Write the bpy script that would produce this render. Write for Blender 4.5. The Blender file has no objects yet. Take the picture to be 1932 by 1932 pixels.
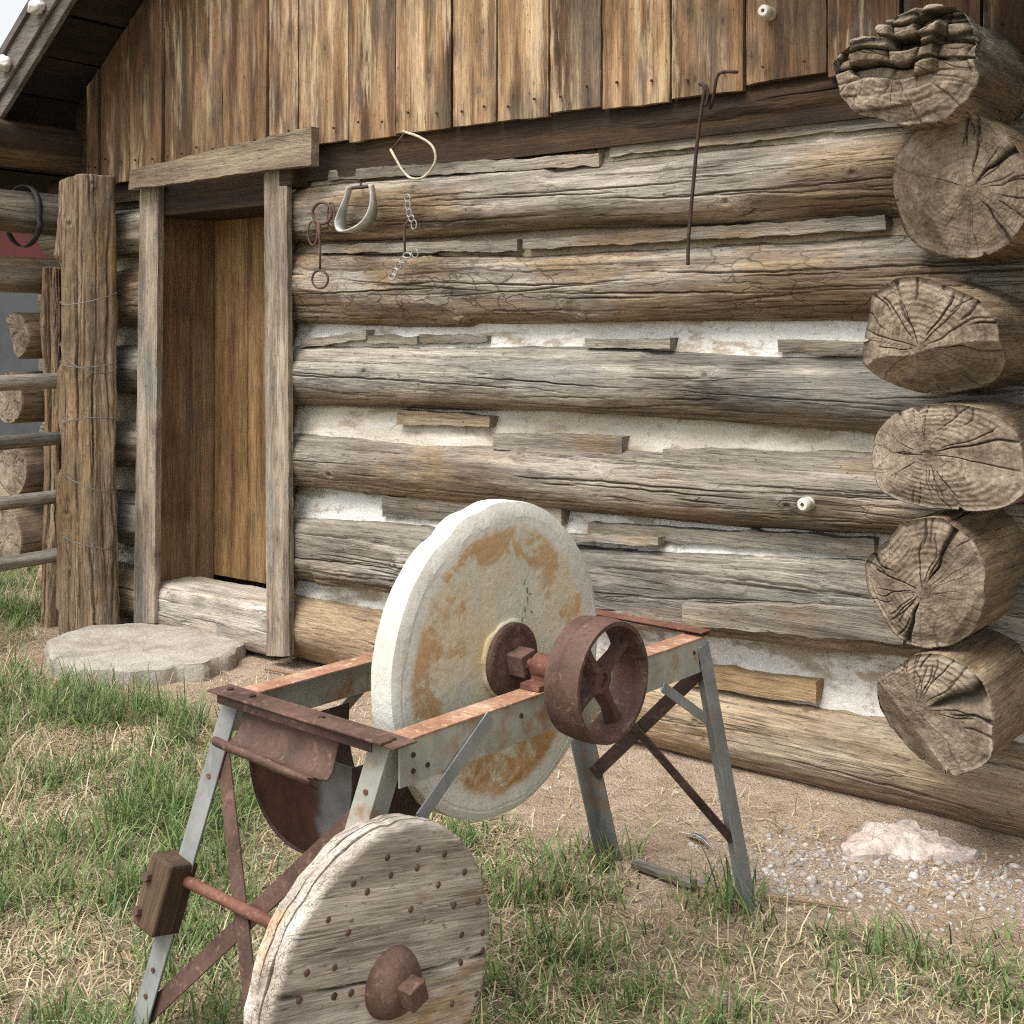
import bpy, math, random
import numpy as np
from mathutils import Vector, Matrix

S = bpy.context.scene
COL = S.collection
R = math.radians

# ------------------------------------------------------------------ camera, world, sun, exposure
CAMZ, CAMY, YAW, FPX, CX, HY = 1.55, -4.015, R(37.5), 2300.0, 966.0, 640.0
cam = bpy.data.objects.new('camera', bpy.data.cameras.new('camera'))
COL.objects.link(cam)
cam.location = (0, CAMY, CAMZ)
cam.rotation_euler = (R(90), 0, YAW)
cam.data.sensor_width = 36
cam.data.lens = FPX / 1932 * 36
cam.data.shift_y = -(966 - HY) / 1932
cam.data.clip_end = 2000
S.camera = cam

SUN_EL, SUN_AZ = R(62), R(190)      # azimuth measured clockwise from +Y
w = bpy.data.worlds.new('World'); S.world = w; w.use_nodes = True
nt = w.node_tree
bg = nt.nodes['Background']
sky = nt.nodes.new('ShaderNodeTexSky'); sky.sky_type = 'NISHITA'; sky.sun_disc = False
sky.sun_elevation = SUN_EL; sky.sun_rotation = SUN_AZ
sky.air_density = 1.0; sky.dust_density = 3.0
hs = nt.nodes.new('ShaderNodeHueSaturation'); hs.inputs['Saturation'].default_value = 0.12
nt.links.new(sky.outputs[0], hs.inputs['Color']); nt.links.new(hs.outputs[0], bg.inputs['Color'])
bg.inputs['Strength'].default_value = 0.09
sl = bpy.data.lights.new('sun', 'SUN'); sl.energy = 1.5; sl.angle = R(40); sl.color = (1, 0.96, 0.9)
so = bpy.data.objects.new('sun', sl); COL.objects.link(so)
sd = Vector((math.sin(SUN_AZ) * math.cos(SUN_EL), math.cos(SUN_AZ) * math.cos(SUN_EL), math.sin(SUN_EL)))
so.rotation_euler = (-sd).to_track_quat('-Z', 'Y').to_euler()
so.location = (0, -6, 8)
S.cycles.filter_width = 1.15; S.cycles.use_denoising = False; S.cycles.adaptive_threshold = .008
S.view_settings.view_transform = 'Standard'; S.view_settings.look = 'None'
S.view_settings.exposure = 1.42; S.view_settings.gamma = 1

# ------------------------------------------------------------------ survey: photograph measurements -> places
fwd = np.array([-math.sin(YAW), math.cos(YAW), 0.]); rgt = np.array([math.cos(YAW), math.sin(YAW), 0.])
CAM = np.array([0, CAMY, CAMZ])
def ray(x, y):
    return fwd + rgt * (x - CX) / FPX + np.array([0, 0, (HY - y) / FPX])
def P(x, y, Y=0.0):                    # on the upright plane at depth Y
    d = ray(x, y); return CAM + d * ((Y - CAMY) / d[1])
def G(x, y, z=0.0):                    # on the ground (or at height z)
    d = ray(x, y); return CAM + d * ((z - CAMZ) / d[2])
MO = np.array([-1.86, -1.682, 0.0]); MR = R(-3.13)      # grindstone's place and turn
def loc(p):
    c, s = math.cos(-MR), math.sin(-MR); q = np.array(p) - MO
    return np.array([c * q[0] - s * q[1], s * q[0] + c * q[1], q[2]])
def LP(x, y, ax, val):                 # on a plane of the grindstone's own axes
    o = loc(CAM); d = loc(CAM + ray(x, y)) - o
    return o + d * ((val - o[ax]) / d[ax])

# ------------------------------------------------------------------ noise
def _h(ix, iy, iz, seed):
    n = (ix.astype(np.int64) * 374761393 + iy.astype(np.int64) * 668265263 + iz.astype(np.int64) * 2147483647 + seed * 974711) & 0xffffffff
    n = ((n ^ (n >> 13)) * 1274126177) & 0xffffffff
    n = ((n ^ (n >> 16)) * 2246822519) & 0xffffffff
    return ((n ^ (n >> 15)) & 0xffff) / 32767.5 - 1.0
def vn(p, seed=0):
    p = np.asarray(p, float); i = np.floor(p); f = p - i; f = f * f * (3 - 2 * f); i = i.astype(np.int64)
    x, y, z = i[..., 0], i[..., 1], i[..., 2]; fx, fy, fz = f[..., 0], f[..., 1], f[..., 2]
    def L(a, b, t): return a + (b - a) * t
    return L(L(L(_h(x, y, z, seed), _h(x+1, y, z, seed), fx), L(_h(x, y+1, z, seed), _h(x+1, y+1, z, seed), fx), fy),
             L(L(_h(x, y, z+1, seed), _h(x+1, y, z+1, seed), fx), L(_h(x, y+1, z+1, seed), _h(x+1, y+1, z+1, seed), fx), fy), fz)
def fbm(p, seed=0, o=4):
    p = np.asarray(p, float); r = 0; a = 1; t = 0
    for k in range(o):
        r = r + a * vn(p * 2 ** k, seed + k * 17); t += a; a *= .5
    return r / t

# ------------------------------------------------------------------ mesh building
def link(o, parent=None):
    COL.objects.link(o)
    if parent is not None: o.parent = parent
    return o
def tag(o, label=None, cat=None, group=None, kind=None):
    if label: o['label'] = label
    if cat: o['category'] = cat
    if group: o['group'] = group
    if kind: o['kind'] = kind
    return o
def thing(name, l, label, cat, rz=0, group=None):
    o = bpy.data.objects.new(name, None); o.empty_display_size = .1; link(o)
    o.location = l; o.rotation_euler = (0, 0, rz)
    return tag(o, label, cat, group)
def np_mesh(name, V, Q=None, T=None, mat=None, parent=None, smooth=True, attrs=None, cols=None):
    me = bpy.data.meshes.new(name); V = np.asarray(V, np.float32)
    Q = np.zeros((0, 4), np.int32) if Q is None else np.asarray(Q, np.int32).reshape(-1, 4)
    T = np.zeros((0, 3), np.int32) if T is None else np.asarray(T, np.int32).reshape(-1, 3)
    me.vertices.add(len(V)); me.vertices.foreach_set('co', V.ravel())
    n = Q.size + T.size; me.loops.add(n); me.loops.foreach_set('vertex_index', np.concatenate([Q.ravel(), T.ravel()]))
    me.polygons.add(len(Q) + len(T))
    st = np.concatenate([np.arange(len(Q)) * 4, Q.size + np.arange(len(T)) * 3]).astype(np.int32)
    me.polygons.foreach_set('loop_start', st)
    me.polygons.foreach_set('use_smooth', np.full(len(Q) + len(T), smooth))
    me.update(calc_edges=True); me.validate()
    for k, a in (attrs or {}).items():
        at = me.attributes.new(k, 'FLOAT', 'POINT'); at.data.foreach_set('value', np.asarray(a, np.float32))
    if cols is not None:
        at = me.attributes.new('tint', 'FLOAT_COLOR', 'POINT'); at.data.foreach_set('color', np.asarray(cols, np.float32).ravel())
    if mat: me.materials.append(mat)
    return link(bpy.data.objects.new(name, me), parent)
class MB:
    def __init__(s): s.v = []; s.f = []
    def add(s, V, F):
        o = len(s.v); s.v += [tuple(map(float, p)) for p in V]; s.f += [tuple(i + o for i in f) for f in F]; return s
    def box(s, c, d, M=None):
        V = [Vector((sx * d[0] / 2, sy * d[1] / 2, sz * d[2] / 2)) for sx in (-1, 1) for sy in (-1, 1) for sz in (-1, 1)]
        if M is not None: V = [M @ p for p in V]
        V = [p + Vector(c) for p in V]
        return s.add(V, [(0, 1, 3, 2), (4, 6, 7, 5), (0, 4, 5, 1), (2, 3, 7, 6), (0, 2, 6, 4), (1, 5, 7, 3)])
    def bar(s, a, b, w_, t, up):            # flat bar a->b, width w_ across `up`-perpendicular, thickness t along `up`
        a, b, up = Vector(a), Vector(b), Vector(up); d = (b - a).normalized(); n = (up - d * up.dot(d)).normalized(); c = d.cross(n)
        V = [p + c * (i * w_ / 2) + n * (j * t / 2) for p in (a, b) for i in (-1, 1) for j in (-1, 1)]
        return s.add(V, [(0, 2, 3, 1), (4, 5, 7, 6), (0, 1, 5, 4), (2, 6, 7, 3), (0, 4, 6, 2), (1, 3, 7, 5)])
    def angle(s, a, b, u, v, w1, w2, t):    # L-profile from a to b, legs along u and v from the corner line
        a, b, u, v = Vector(a), Vector(b), Vector(u), Vector(v); d = (b - a).normalized()
        u = (u - d * u.dot(d)).normalized(); v = (v - d * v.dot(d) - u * v.dot(u)).normalized()
        pr = [(0, 0), (w1, 0), (w1, t), (t, t), (t, w2), (0, w2)]
        V = [p + u * i + v * j for p in (a, b) for i, j in pr]
        F = [tuple((k, (k + 1) % 6, (k + 1) % 6 + 6, k + 6)) for k in range(6)] + [(0, 3, 2, 1), (0, 5, 4, 3), (6, 7, 8, 9), (6, 9, 10, 11)]
        return s.add(V, F)
    def tube(s, pts, r, n=10, cap=True, closed=False):
        pts = [Vector(p) for p in pts]; m = len(pts); rr = r if hasattr(r, '__len__') else [r] * m
        V = []; nrm = None
        for i, p in enumerate(pts):
            if closed: d = (pts[(i + 1) % m] - pts[i - 1]).normalized()
            else: d = (pts[min(i + 1, m - 1)] - pts[max(i - 1, 0)]).normalized()
            if nrm is None:
                nrm = d.orthogonal().normalized()
            nrm = (nrm - d * nrm.dot(d)).normalized(); b = d.cross(nrm)
            V += [p + (nrm * math.cos(2 * math.pi * k / n) + b * math.sin(2 * math.pi * k / n)) * rr[i] for k in range(n)]
        F = []
        for i in range(m if closed else m - 1):
            j = (i + 1) % m
            F += [(i * n + k, i * n + (k + 1) % n, j * n + (k + 1) % n, j * n + k) for k in range(n)]
        if cap and not closed: F += [tuple(range(n))[::-1], tuple((m - 1) * n + k for k in range(n))]
        return s.add(V, F)
    def lathe(s, prof, n=48, o=(0, 0, 0), wob=None):       # profile (x, r) round the local x axis
        V = []; F = []; m = len(prof)
        for k in range(n):
            a = 2 * math.pi * k / n
            for x, r in prof:
                q = wob(a, x, r) if wob else (x, r)
                V.append((o[0] + q[0], o[1] + q[1] * math.cos(a), o[2] + q[1] * math.sin(a)))
        for k in range(n):
            j = (k + 1) % n
            F += [(k * m + i, k * m + i + 1, j * m + i + 1, j * m + i) for i in range(m - 1)]
        return s.add(V, F)
    def build(s, name, mat, parent=None, smooth=False, bevel=0, auto=None):
        me = bpy.data.meshes.new(name); me.from_pydata(s.v, [], s.f); me.materials.append(mat)
        if smooth: me.polygons.foreach_set('use_smooth', [True] * len(me.polygons))
        me.update(); o = link(bpy.data.objects.new(name, me), parent)
        if bevel:
            b = o.modifiers.new('bevel', 'BEVEL'); b.width = bevel; b.segments = 2; b.limit_method = 'ANGLE'; b.angle_limit = R(40)
        if smooth and auto:
            me.set_sharp_from_angle(angle=R(auto))
        return o
def grid_faces(nu, nv, wrap_v=False, o=0):
    i = np.arange(nu - 1)[:, None]; j = np.arange(nv if wrap_v else nv - 1)[None]; j2 = (j + 1) % nv
    return (np.stack(np.broadcast_arrays(i * nv + j, i * nv + j2, (i + 1) * nv + j2, (i + 1) * nv + j), -1) + o).reshape(-1, 4)
def plank(c00, c10, c11, c01, Yth, res=.02, amp=.0025, seed=0, edge=.004, cup=0):
    """a board filling the four-cornered face (on the front), Yth deep (+y), as V,Q with rough faces and edges"""
    c00, c10, c11, c01 = [np.array(c, float) for c in (c00, c10, c11, c01)]
    nu = max(3, int(max(np.linalg.norm(c10 - c00), np.linalg.norm(c11 - c01)) / res) + 1); nv = max(3, int(np.linalg.norm(c01 - c00) / res) + 1)
    u = np.linspace(0, 1, nu)[:, None, None]; v = np.linspace(0, 1, nv)[None, :, None]
    F = (c00 * (1-u) + c10 * u) * (1-v) + (c01 * (1-u) + c11 * u) * v
    ctr = F.reshape(-1, 3).mean(0)
    n1 = fbm(F * 9 + seed * 7.3, seed, 3)
    F = F.copy(); F[..., 1] += amp * n1 + cup * (4 * (v[..., 0] - .5) ** 2 if nu > nv else 4 * (u[..., 0] - .5) ** 2)
    e = np.stack([edge * fbm(F * 14 + 31 + seed, seed + 5, 3), 0 * n1, edge * fbm(F * 14 + 77 + seed, seed + 9, 3)], -1)
    m = np.zeros((nu, nv, 1)); m[0] = m[-1] = 1; m[:, 0] = 1; m[:, -1] = 1
    F = F + e * m
    B = F.copy(); B[..., 1] = ctr[1] + Yth
    V = np.concatenate([F.reshape(-1, 3), B.reshape(-1, 3)]); Q = [grid_faces(nu, nv)[:, ::-1] , grid_faces(nu, nv, o=nu * nv)]
    rim = [i * nv for i in range(nu)] + [(nu - 1) * nv + j for j in range(1, nv)] + [i * nv + nv - 1 for i in range(nu - 2, -1, -1)] + [j for j in range(nv - 2, 0, -1)]
    rim = np.array(rim); r2 = np.roll(rim, -1)
    Q.append(np.stack([rim, rim + nu * nv, r2 + nu * nv, r2], -1)[:, ::-1])
    return V, np.concatenate(Q)
def plank_obj(name, quad, Yth, mat, parent, **k):
    V, Q = plank(*quad, Yth, **k); o = np_mesh(name, V, Q, mat=mat, parent=parent, smooth=True); o.data.set_sharp_from_angle(angle=R(35)); return o

# ------------------------------------------------------------------ shader helper
class NT:
    def __init__(s, name):
        s.m = bpy.data.materials.new(name); s.m.use_nodes = True; s.t = s.m.node_tree; s.b = s.t.nodes['Principled BSDF']
    def n(s, ty, **k):
        x = s.t.nodes.new(ty)
        for a, b in k.items(): setattr(x, a, b)
        return x
    def put(s, sock, v):
        if isinstance(v, bpy.types.NodeSocket): s.t.links.new(v, sock)
        elif isinstance(v, (tuple, list)) and len(v) == 3 and sock.type == 'RGBA': sock.default_value = (*v, 1)
        else: sock.default_value = v
    def coord(s, kind='Object'): return s.n('ShaderNodeTexCoord').outputs[kind]
    def map(s, vec, scale=(1, 1, 1), off=(0, 0, 0), rot=(0, 0, 0)):
        x = s.n('ShaderNodeMapping'); s.put(x.inputs['Vector'], vec); x.inputs['Scale'].default_value = scale; x.inputs['Location'].default_value = off; x.inputs['Rotation'].default_value = rot; return x.outputs[0]
    def vm(s, op, a, b):
        x = s.n('ShaderNodeVectorMath', operation=op); s.put(x.inputs[0], a); s.put(x.inputs[1], b); return x.outputs[1] if op in ('LENGTH', 'DISTANCE') else x.outputs[0]
    def noise(s, vec, scale=5, detail=4, rough=.55, dist=0, out='Fac'):
        x = s.n('ShaderNodeTexNoise'); s.put(x.inputs['Vector'], vec); x.inputs['Scale'].default_value = scale; x.inputs['Detail'].default_value = detail
        x.inputs['Roughness'].default_value = rough; x.inputs['Distortion'].default_value = dist; return x.outputs[out]
    def voro(s, vec, scale=5, feature='F1', rand=1, out='Distance'):
        x = s.n('ShaderNodeTexVoronoi', feature=feature); s.put(x.inputs['Vector'], vec); x.inputs['Scale'].default_value = scale; x.inputs['Randomness'].default_value = rand; return x.outputs[out]
    def math(s, op, a, b=0.0, clamp=False):
        x = s.n('ShaderNodeMath', operation=op, use_clamp=clamp); s.put(x.inputs[0], a); s.put(x.inputs[1], b); return x.outputs[0]
    def rng(s, v, a, b, c=0., d=1., smooth=True):
        x = s.n('ShaderNodeMapRange', interpolation_type='SMOOTHSTEP' if smooth else 'LINEAR'); s.put(x.inputs[0], v)
        for i, q in enumerate((a, b, c, d)): s.put(x.inputs[i + 1], q)
        return x.outputs[0]
    def mix(s, f, a, b, bt='MIX'):
        x = s.n('ShaderNodeMix', data_type='RGBA', blend_type=bt); s.put(x.inputs[0], f); s.put(x.inputs[6], a); s.put(x.inputs[7], b); return x.outputs[2]
    def ramp(s, f, stops):
        x = s.n('ShaderNodeValToRGB'); s.put(x.inputs[0], f); e = x.color_ramp.elements
        while len(e) < len(stops): e.new(.5)
        for i, (p, c) in enumerate(stops): e[i].position = p; e[i].color = (*c, 1)
        return x.outputs[0]
    def attr(s, name, out='Fac'): 
        x = s.n('ShaderNodeAttribute', attribute_name=name); return x.outputs[out]
    def bump(s, h, dist=.004, strength=1, prev=None):
        x = s.n('ShaderNodeBump'); s.put(x.inputs['Height'], h); x.inputs['Distance'].default_value = dist; x.inputs['Strength'].default_value = strength
        if prev is not None: s.put(x.inputs['Normal'], prev)
        return x.outputs[0]
    def done(s, col, rough=.8, normal=None, metal=0, spec=.3):
        s.put(s.b.inputs['Base Color'], col); s.put(s.b.inputs['Roughness'], rough); s.put(s.b.inputs['Metallic'], metal); s.b.inputs['Specular IOR Level'].default_value = spec
        if normal is not None: s.put(s.b.inputs['Normal'], normal)
        return s.m
def wood(name, axis=0, pal=None, pal2=None, blotch=(.42, .62), blscale=1.6, crack=.5, cscale=1.0, plates=0, knots=.5, fine=1.0, bump=.004, bleach=None, dark=(.05, .035, .025), board=0, smudge=0, eave_shade=None):
    t = NT(name); c = t.coord(); info = t.n('ShaderNodeObjectInfo')
    off = t.n('ShaderNodeCombineXYZ'); rnd = t.math('ADD', t.math('MULTIPLY', info.outputs['Random'], 53.0), t.attr('seed'))
    t.put(off.inputs[axis], rnd); t.put(off.inputs[(axis + 1) % 3], t.math('MULTIPLY', rnd, 1.7)); c = t.vm('ADD', c, off.outputs[0])
    def st(a, b):
        sc = [b, b, b]; sc[axis] = a; return t.map(c, tuple(sc))
    warp = t.noise(st(1.1, 3.0), 1, 2, .5, 0, 'Color'); cw = t.vm('ADD', c, t.map(warp, (.022, .022, .022)))
    def stw(a, b):
        sc = [b, b, b]; sc[axis] = a; return t.map(cw, tuple(sc))
    streak = t.noise(stw(.9, 15), 1, 6, .6)
    col = t.ramp(streak, pal); 
    if pal2: 
        col = t.mix(t.rng(t.noise(st(blscale, blscale * 2.6), 1, 4, .6), *blotch), col, t.ramp(streak, pal2))
    if eave_shade: col = t.mix(t.attr('eave_shade'), col, t.ramp(streak, eave_shade))  # board colour darkened to imitate shade under the eaves
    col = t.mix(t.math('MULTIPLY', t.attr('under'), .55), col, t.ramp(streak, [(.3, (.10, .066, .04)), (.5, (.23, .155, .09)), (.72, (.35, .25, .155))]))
    fg = t.noise(stw(5, 170), 1, 3, .6)
    col = t.mix(.75 * fine, col, t.ramp(fg, [(.3, (.45, .43, .42)), (.5, (1, 1, 1)), (.72, (1.3, 1.28, 1.25))]), 'MULTIPLY')
    vf = t.noise(stw(16, 420), 1, 2, .7); col = t.mix(.8 * fine, col, t.ramp(vf, [(.32, (.55, .53, .5)), (.5, (1, 1, 1)), (.68, (1.35, 1.34, 1.32))]), 'MULTIPLY')
    big = t.noise(st(1.7, 4.5), 1, 4, .6); col = t.mix(.8, col, t.ramp(big, [(.3, (.50, .48, .46)), (.5, (1, 1, 1)), (.7, (1.3, 1.29, 1.28))]), 'MULTIPLY')
    spot = t.noise(st(28, 70), 1, 3, .7)
    col = t.mix(t.rng(spot, .60, .72, 0, .65), col, dark)
    if board:
        wn = t.n('ShaderNodeTexWhiteNoise', noise_dimensions='1D'); t.put(wn.inputs['W'], t.attr('seed'))
        col = t.mix(1, col, t.ramp(wn.outputs['Value'], [(0, (1 - board, 1 - board, 1 - board * .9)), (.5, (1, .97, .92)), (1, (1 + board * .6, 1 + board * .55, 1 + board * .45))]), 'MULTIPLY')
    if smudge:
        sm_ = t.math('MULTIPLY', t.rng(t.noise(st(5.5, 11), 1, 5, .7, .4), .54, .68), t.rng(t.noise(st(1.2, 4), 1, 2), .42, .6))
        col = t.mix(t.math('MULTIPLY', sm_, smudge), col, (.13, .10, .08))
    if bleach:
        bl = t.math('MULTIPLY', t.rng(t.noise(stw(2.4, 26), 1, 6, .7), .47, .62), t.rng(t.noise(st(.9, 5), 1, 3), .44, .62))
        col = t.mix(t.math('MULTIPLY', bl, .75), col, bleach)
    # knots
    sp_ = t.n('ShaderNodeSeparateXYZ'); t.put(sp_.inputs[0], stw(1, 1)); cb_ = t.n('ShaderNodeCombineXYZ'); t.put(cb_.inputs[0], t.math('MULTIPLY', sp_.outputs[axis], 2.6)); t.put(cb_.inputs[1], t.math('MULTIPLY', sp_.outputs[0 if axis == 2 else 2], 5.5))
    kn = t.n('ShaderNodeTexVoronoi', voronoi_dimensions='2D'); t.put(kn.inputs['Vector'], cb_.outputs[0]); kn.inputs['Scale'].default_value = 1.0; kv = kn.outputs['Distance']
    pick = t.rng(t.vm('LENGTH', kn.outputs['Color'], (0, 0, 0)), .62, .82); kd = t.math('MULTIPLY', pick, t.math('MAXIMUM', t.rng(kv, .02, .085, .8, 0), t.rng(kv, .08, .24, .45, 0)))
    col = t.mix(t.math('MULTIPLY', kd, knots), col, (dark[0] * .9, dark[1] * .9, dark[2] * .9))
    # fine drying checks: contour lines of stretched noise
    cn = t.noise(stw(.34 * cscale, 12 * cscale), 1, 3, .5, .05)
    line = t.math('MAXIMUM', t.rng(t.math('ABSOLUTE', t.math('SUBTRACT', cn, .5)), .0, .010, 1, 0), t.rng(t.math('ABSOLUTE', t.math('SUBTRACT', t.noise(stw(.8 * cscale, 30 * cscale), 1, 2, .5, .05), .5)), .0, .014, .8, 0))
    gate = t.rng(t.noise(st(1.1, 5), 1.7, 2), .47, .58)
    ck = t.math('MULTIPLY', line, gate)
    if plates:
        pv = t.voro(t.vm('ADD', stw(5.5, 11), t.map(t.noise(st(6, 9), 1, 3, .6, 0, 'Color'), (1.3, 1.3, 1.3))), 1, 'DISTANCE_TO_EDGE')
        pl = t.math('MULTIPLY', t.rng(pv, .0, .045, 1, 0), t.rng(t.noise(st(1.3, 2.5), 1, 2), .40, .52, 0, plates)); ck = t.math('MAXIMUM', ck, pl)
    ca = t.attr('crack'); allc = t.math('MAXIMUM', t.math('MULTIPLY', ck, crack), ca, True)
    col = t.mix(t.math('MULTIPLY', allc, .88), col, (dark[0] * .6, dark[1] * .6, dark[2] * .6))  # cracks coloured darker: weathered wood plus a little painted shading
    # end grain where the mesh says so
    eg = t.attr('endgrain'); rr = t.attr('ringr')
    wv = t.math('SINE', t.math('ADD', t.math('MULTIPLY', rr, 95.0), t.math('MULTIPLY', t.noise(c, 7, 4), 22.0)))
    ec = t.ramp(t.noise(c, 9, 6, .65), [(.25, (.09, .068, .047)), (.43, (.235, .185, .132)), (.58, (.345, .285, .212)), (.76, (.47, .40, .31))])
    ec = t.mix(t.rng(t.noise(c, 3.3, 4, .6), .5, .68, 0, .7), ec, (.13, .10, .075))
    ec = t.mix(t.rng(rr, .86, .98, 0, .45), ec, (.42, .36, .28)); ec = t.mix(.8, ec, t.ramp(t.noise(c, 48, 4, .75), [(.3, (.5, .48, .45)), (.5, (1, 1, 1)), (.7, (1.3, 1.28, 1.25))]), 'MULTIPLY')
    ec = t.mix(.28, ec, t.ramp(wv, [(.0, (.6, .58, .55)), (.8, (1.05, 1.05, 1.05))]), 'MULTIPLY')
    cell = t.voro(t.vm('ADD', c, t.map(t.noise(c, 14, 3, .6, 0, 'Color'), (.03, .03, .03))), 26, 'DISTANCE_TO_EDGE')
    cl = t.math('MULTIPLY', t.rng(cell, 0, .035, 1, 0), t.rng(t.noise(c, 6, 2), .45, .65, 0, .4)); 
    ec = t.mix(t.math('MAXIMUM', cl, t.math('MULTIPLY', ca, .92)), ec, (.045, .034, .024))
    col = t.mix(eg, col, ec)
    h = t.math('ADD', t.math('MULTIPLY', fg, .45), t.math('MULTIPLY', streak, .12)); h = t.math('ADD', h, t.math('MULTIPLY', vf, .4)); h = t.math('SUBTRACT', h, t.math('MULTIPLY', allc, 1.0)); h = t.math('SUBTRACT', h, t.math('MULTIPLY', t.rng(spot, .6, .74), .4))
    h2 = t.math('SUBTRACT', t.math('MULTIPLY', t.noise(c, 45, 5, .75), 2.0), t.math('ADD', cl, t.math('MULTIPLY', wv, -.08)))
    hm = t.n('ShaderNodeMix', data_type='FLOAT'); t.put(hm.inputs[0], eg); t.put(hm.inputs[2], h); t.put(hm.inputs[3], h2)
    return t.done(col, t.rng(streak, .3, .7, .72, .9), t.bump(hm.outputs[0], bump, .9), spec=.25)

GREY = [(.25, (.075, .064, .053)), (.42, (.185, .163, .135)), (.56, (.30, .27, .228)), (.75, (.43, .395, .34))]
TANW = [(.25, (.085, .056, .034)), (.45, (.20, .14, .085)), (.6, (.32, .24, .155)), (.78, (.43, .345, .24))]
SLATE = [(.25, (.07, .065, .06)), (.5, (.19, .178, .16)), (.75, (.31, .295, .265))]
M = {}
M['log'] = wood('grey_weathered_log', 0, GREY, TANW, (.44, .66), 1.3, crack=.85, smudge=.5)
M['log_plates'] = wood('checked_log', 0, GREY, TANW, (.40, .62), 1.5, crack=.7, plates=.95)
M['log_slate'] = wood('slate_grey_log', 0, GREY, SLATE, (.42, .6), .9, crack=.8, smudge=.5)
M['log_tan'] = wood('tan_log', 0, [(.25, (.14, .095, .06)), (.45, (.28, .205, .13)), (.6, (.37, .285, .19)), (.78, (.45, .37, .27))], [(.25, (.16, .135, .105)), (.5, (.33, .29, .23)), (.75, (.46, .42, .35))], (.52, .68), .5, crack=.7)
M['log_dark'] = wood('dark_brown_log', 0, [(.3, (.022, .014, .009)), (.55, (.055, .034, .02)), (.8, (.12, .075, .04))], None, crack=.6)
M['end_log'] = wood('corner_log_wood', 0, [(.25, (.07, .05, .034)), (.5, (.20, .15, .10)), (.75, (.33, .26, .18))], TANW, (.45, .65), 1.5, crack=.7)
M['rotten'] = wood('rotten_grey_log', 0, [(.25, (.06, .05, .042)), (.5, (.22, .19, .16)), (.75, (.46, .43, .39))], TANW, (.5, .66), 2, crack=.9, plates=.7)
M['slat'] = wood('grey_slat', 0, GREY, TANW, (.5, .7), 2, crack=.4)
M['tanslat'] = wood('tan_slat', 0, [(.25, (.13, .09, .055)), (.5, (.27, .205, .135)), (.75, (.40, .32, .22))], GREY, (.5, .7), 2, crack=.4)
M['newslat'] = wood('fresh_slat', 0, [(.3, (.26, .165, .085)), (.6, (.40, .285, .165)), (.8, (.47, .36, .23))], None, crack=.2, knots=.3)
M['sill'] = wood('pale_sill', 0, [(.25, (.24, .205, .165)), (.5, (.45, .41, .35)), (.75, (.58, .54, .48))], TANW, (.55, .75), 1.5, crack=.8)
M['siding'] = wood('golden_siding', 2, [(.28, (.045, .026, .015)), (.42, (.15, .084, .041)), (.54, (.325, .205, .11)), (.70, (.54, .40, .255))],
                   [(.25, (.06, .043, .03)), (.5, (.19, .14, .095)), (.75, (.37, .29, .205))], (.46, .62), 1.6, crack=.3, knots=1, bleach=(.56, .44, .28), bump=.003, board=.34, smudge=.9, eave_shade=[(.24, (.035, .019, .011)), (.5, (.10, .056, .03)), (.75, (.20, .125, .07))])
M['siding_shaded'] = wood('shaded_siding', 2, [(.24, (.045, .022, .011)), (.5, (.115, .06, .028)), (.75, (.22, .13, .065))], None, crack=.3, knots=.7, bump=.003, board=.25, smudge=.6)  # shaded copy of the siding, eave shade put into its brown
M['door'] = wood('door_plank', 2, [(.24, (.085, .045, .02)), (.45, (.225, .13, .06)), (.6, (.36, .225, .11)), (.78, (.46, .32, .175))], None, crack=.5, knots=.4, bump=.003, board=.2)
M['jamb'] = wood('jamb_plank', 2, [(.25, (.085, .05, .028)), (.5, (.225, .14, .08)), (.75, (.35, .24, .15))], None, crack=.4, knots=.7, smudge=.5)
M['post'] = wood('frame_post', 2, [(.25, (.085, .066, .048)), (.45, (.225, .18, .133)), (.6, (.34, .285, .22)), (.78, (.45, .395, .32))], SLATE, (.48, .66), 1.4, crack=.6, knots=.8, smudge=.8, bleach=(.46, .41, .32))
M['lintel'] = wood('lintel_board', 0, [(.25, (.085, .063, .043)), (.5, (.20, .155, .108)), (.75, (.34, .28, .205))], None, crack=.4)
M['fencepost'] = wood('fence_post_wood', 2, [(.25, (.07, .05, .035)), (.45, (.22, .165, .115)), (.62, (.33, .255, .18)), (.8, (.42, .34, .25))], [(.25, (.12, .07, .03)), (.5, (.3, .19, .09)), (.75, (.42, .29, .16))], (.5, .68), 1.6, crack=.9, plates=.3)
M['rail'] = wood('fence_rail_wood', 0, GREY, SLATE, (.45, .6), 2, crack=.5)
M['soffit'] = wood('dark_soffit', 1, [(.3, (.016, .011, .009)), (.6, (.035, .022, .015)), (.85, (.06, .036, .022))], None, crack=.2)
M['fascia'] = wood('grey_fascia', 0, [(.3, (.09, .075, .066)), (.6, (.17, .148, .132)), (.8, (.27, .245, .225))], None, crack=.3)
M['wheelwood'] = wood('wheel_plank', 1, [(.24, (.17, .14, .11)), (.42, (.39, .345, .29)), (.58, (.55, .50, .44)), (.76, (.68, .635, .58))],
                      [(.25, (.18, .10, .045)), (.5, (.38, .25, .13)), (.75, (.56, .45, .31))], (.53, .68), 2.6, crack=.6, cscale=2.2, knots=.5, bump=.002)
M['block'] = wood('oiled_block', 2, [(.25, (.035, .022, .014)), (.5, (.085, .055, .034)), (.75, (.16, .11, .07))], None, crack=.5, bump=.002)

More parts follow.
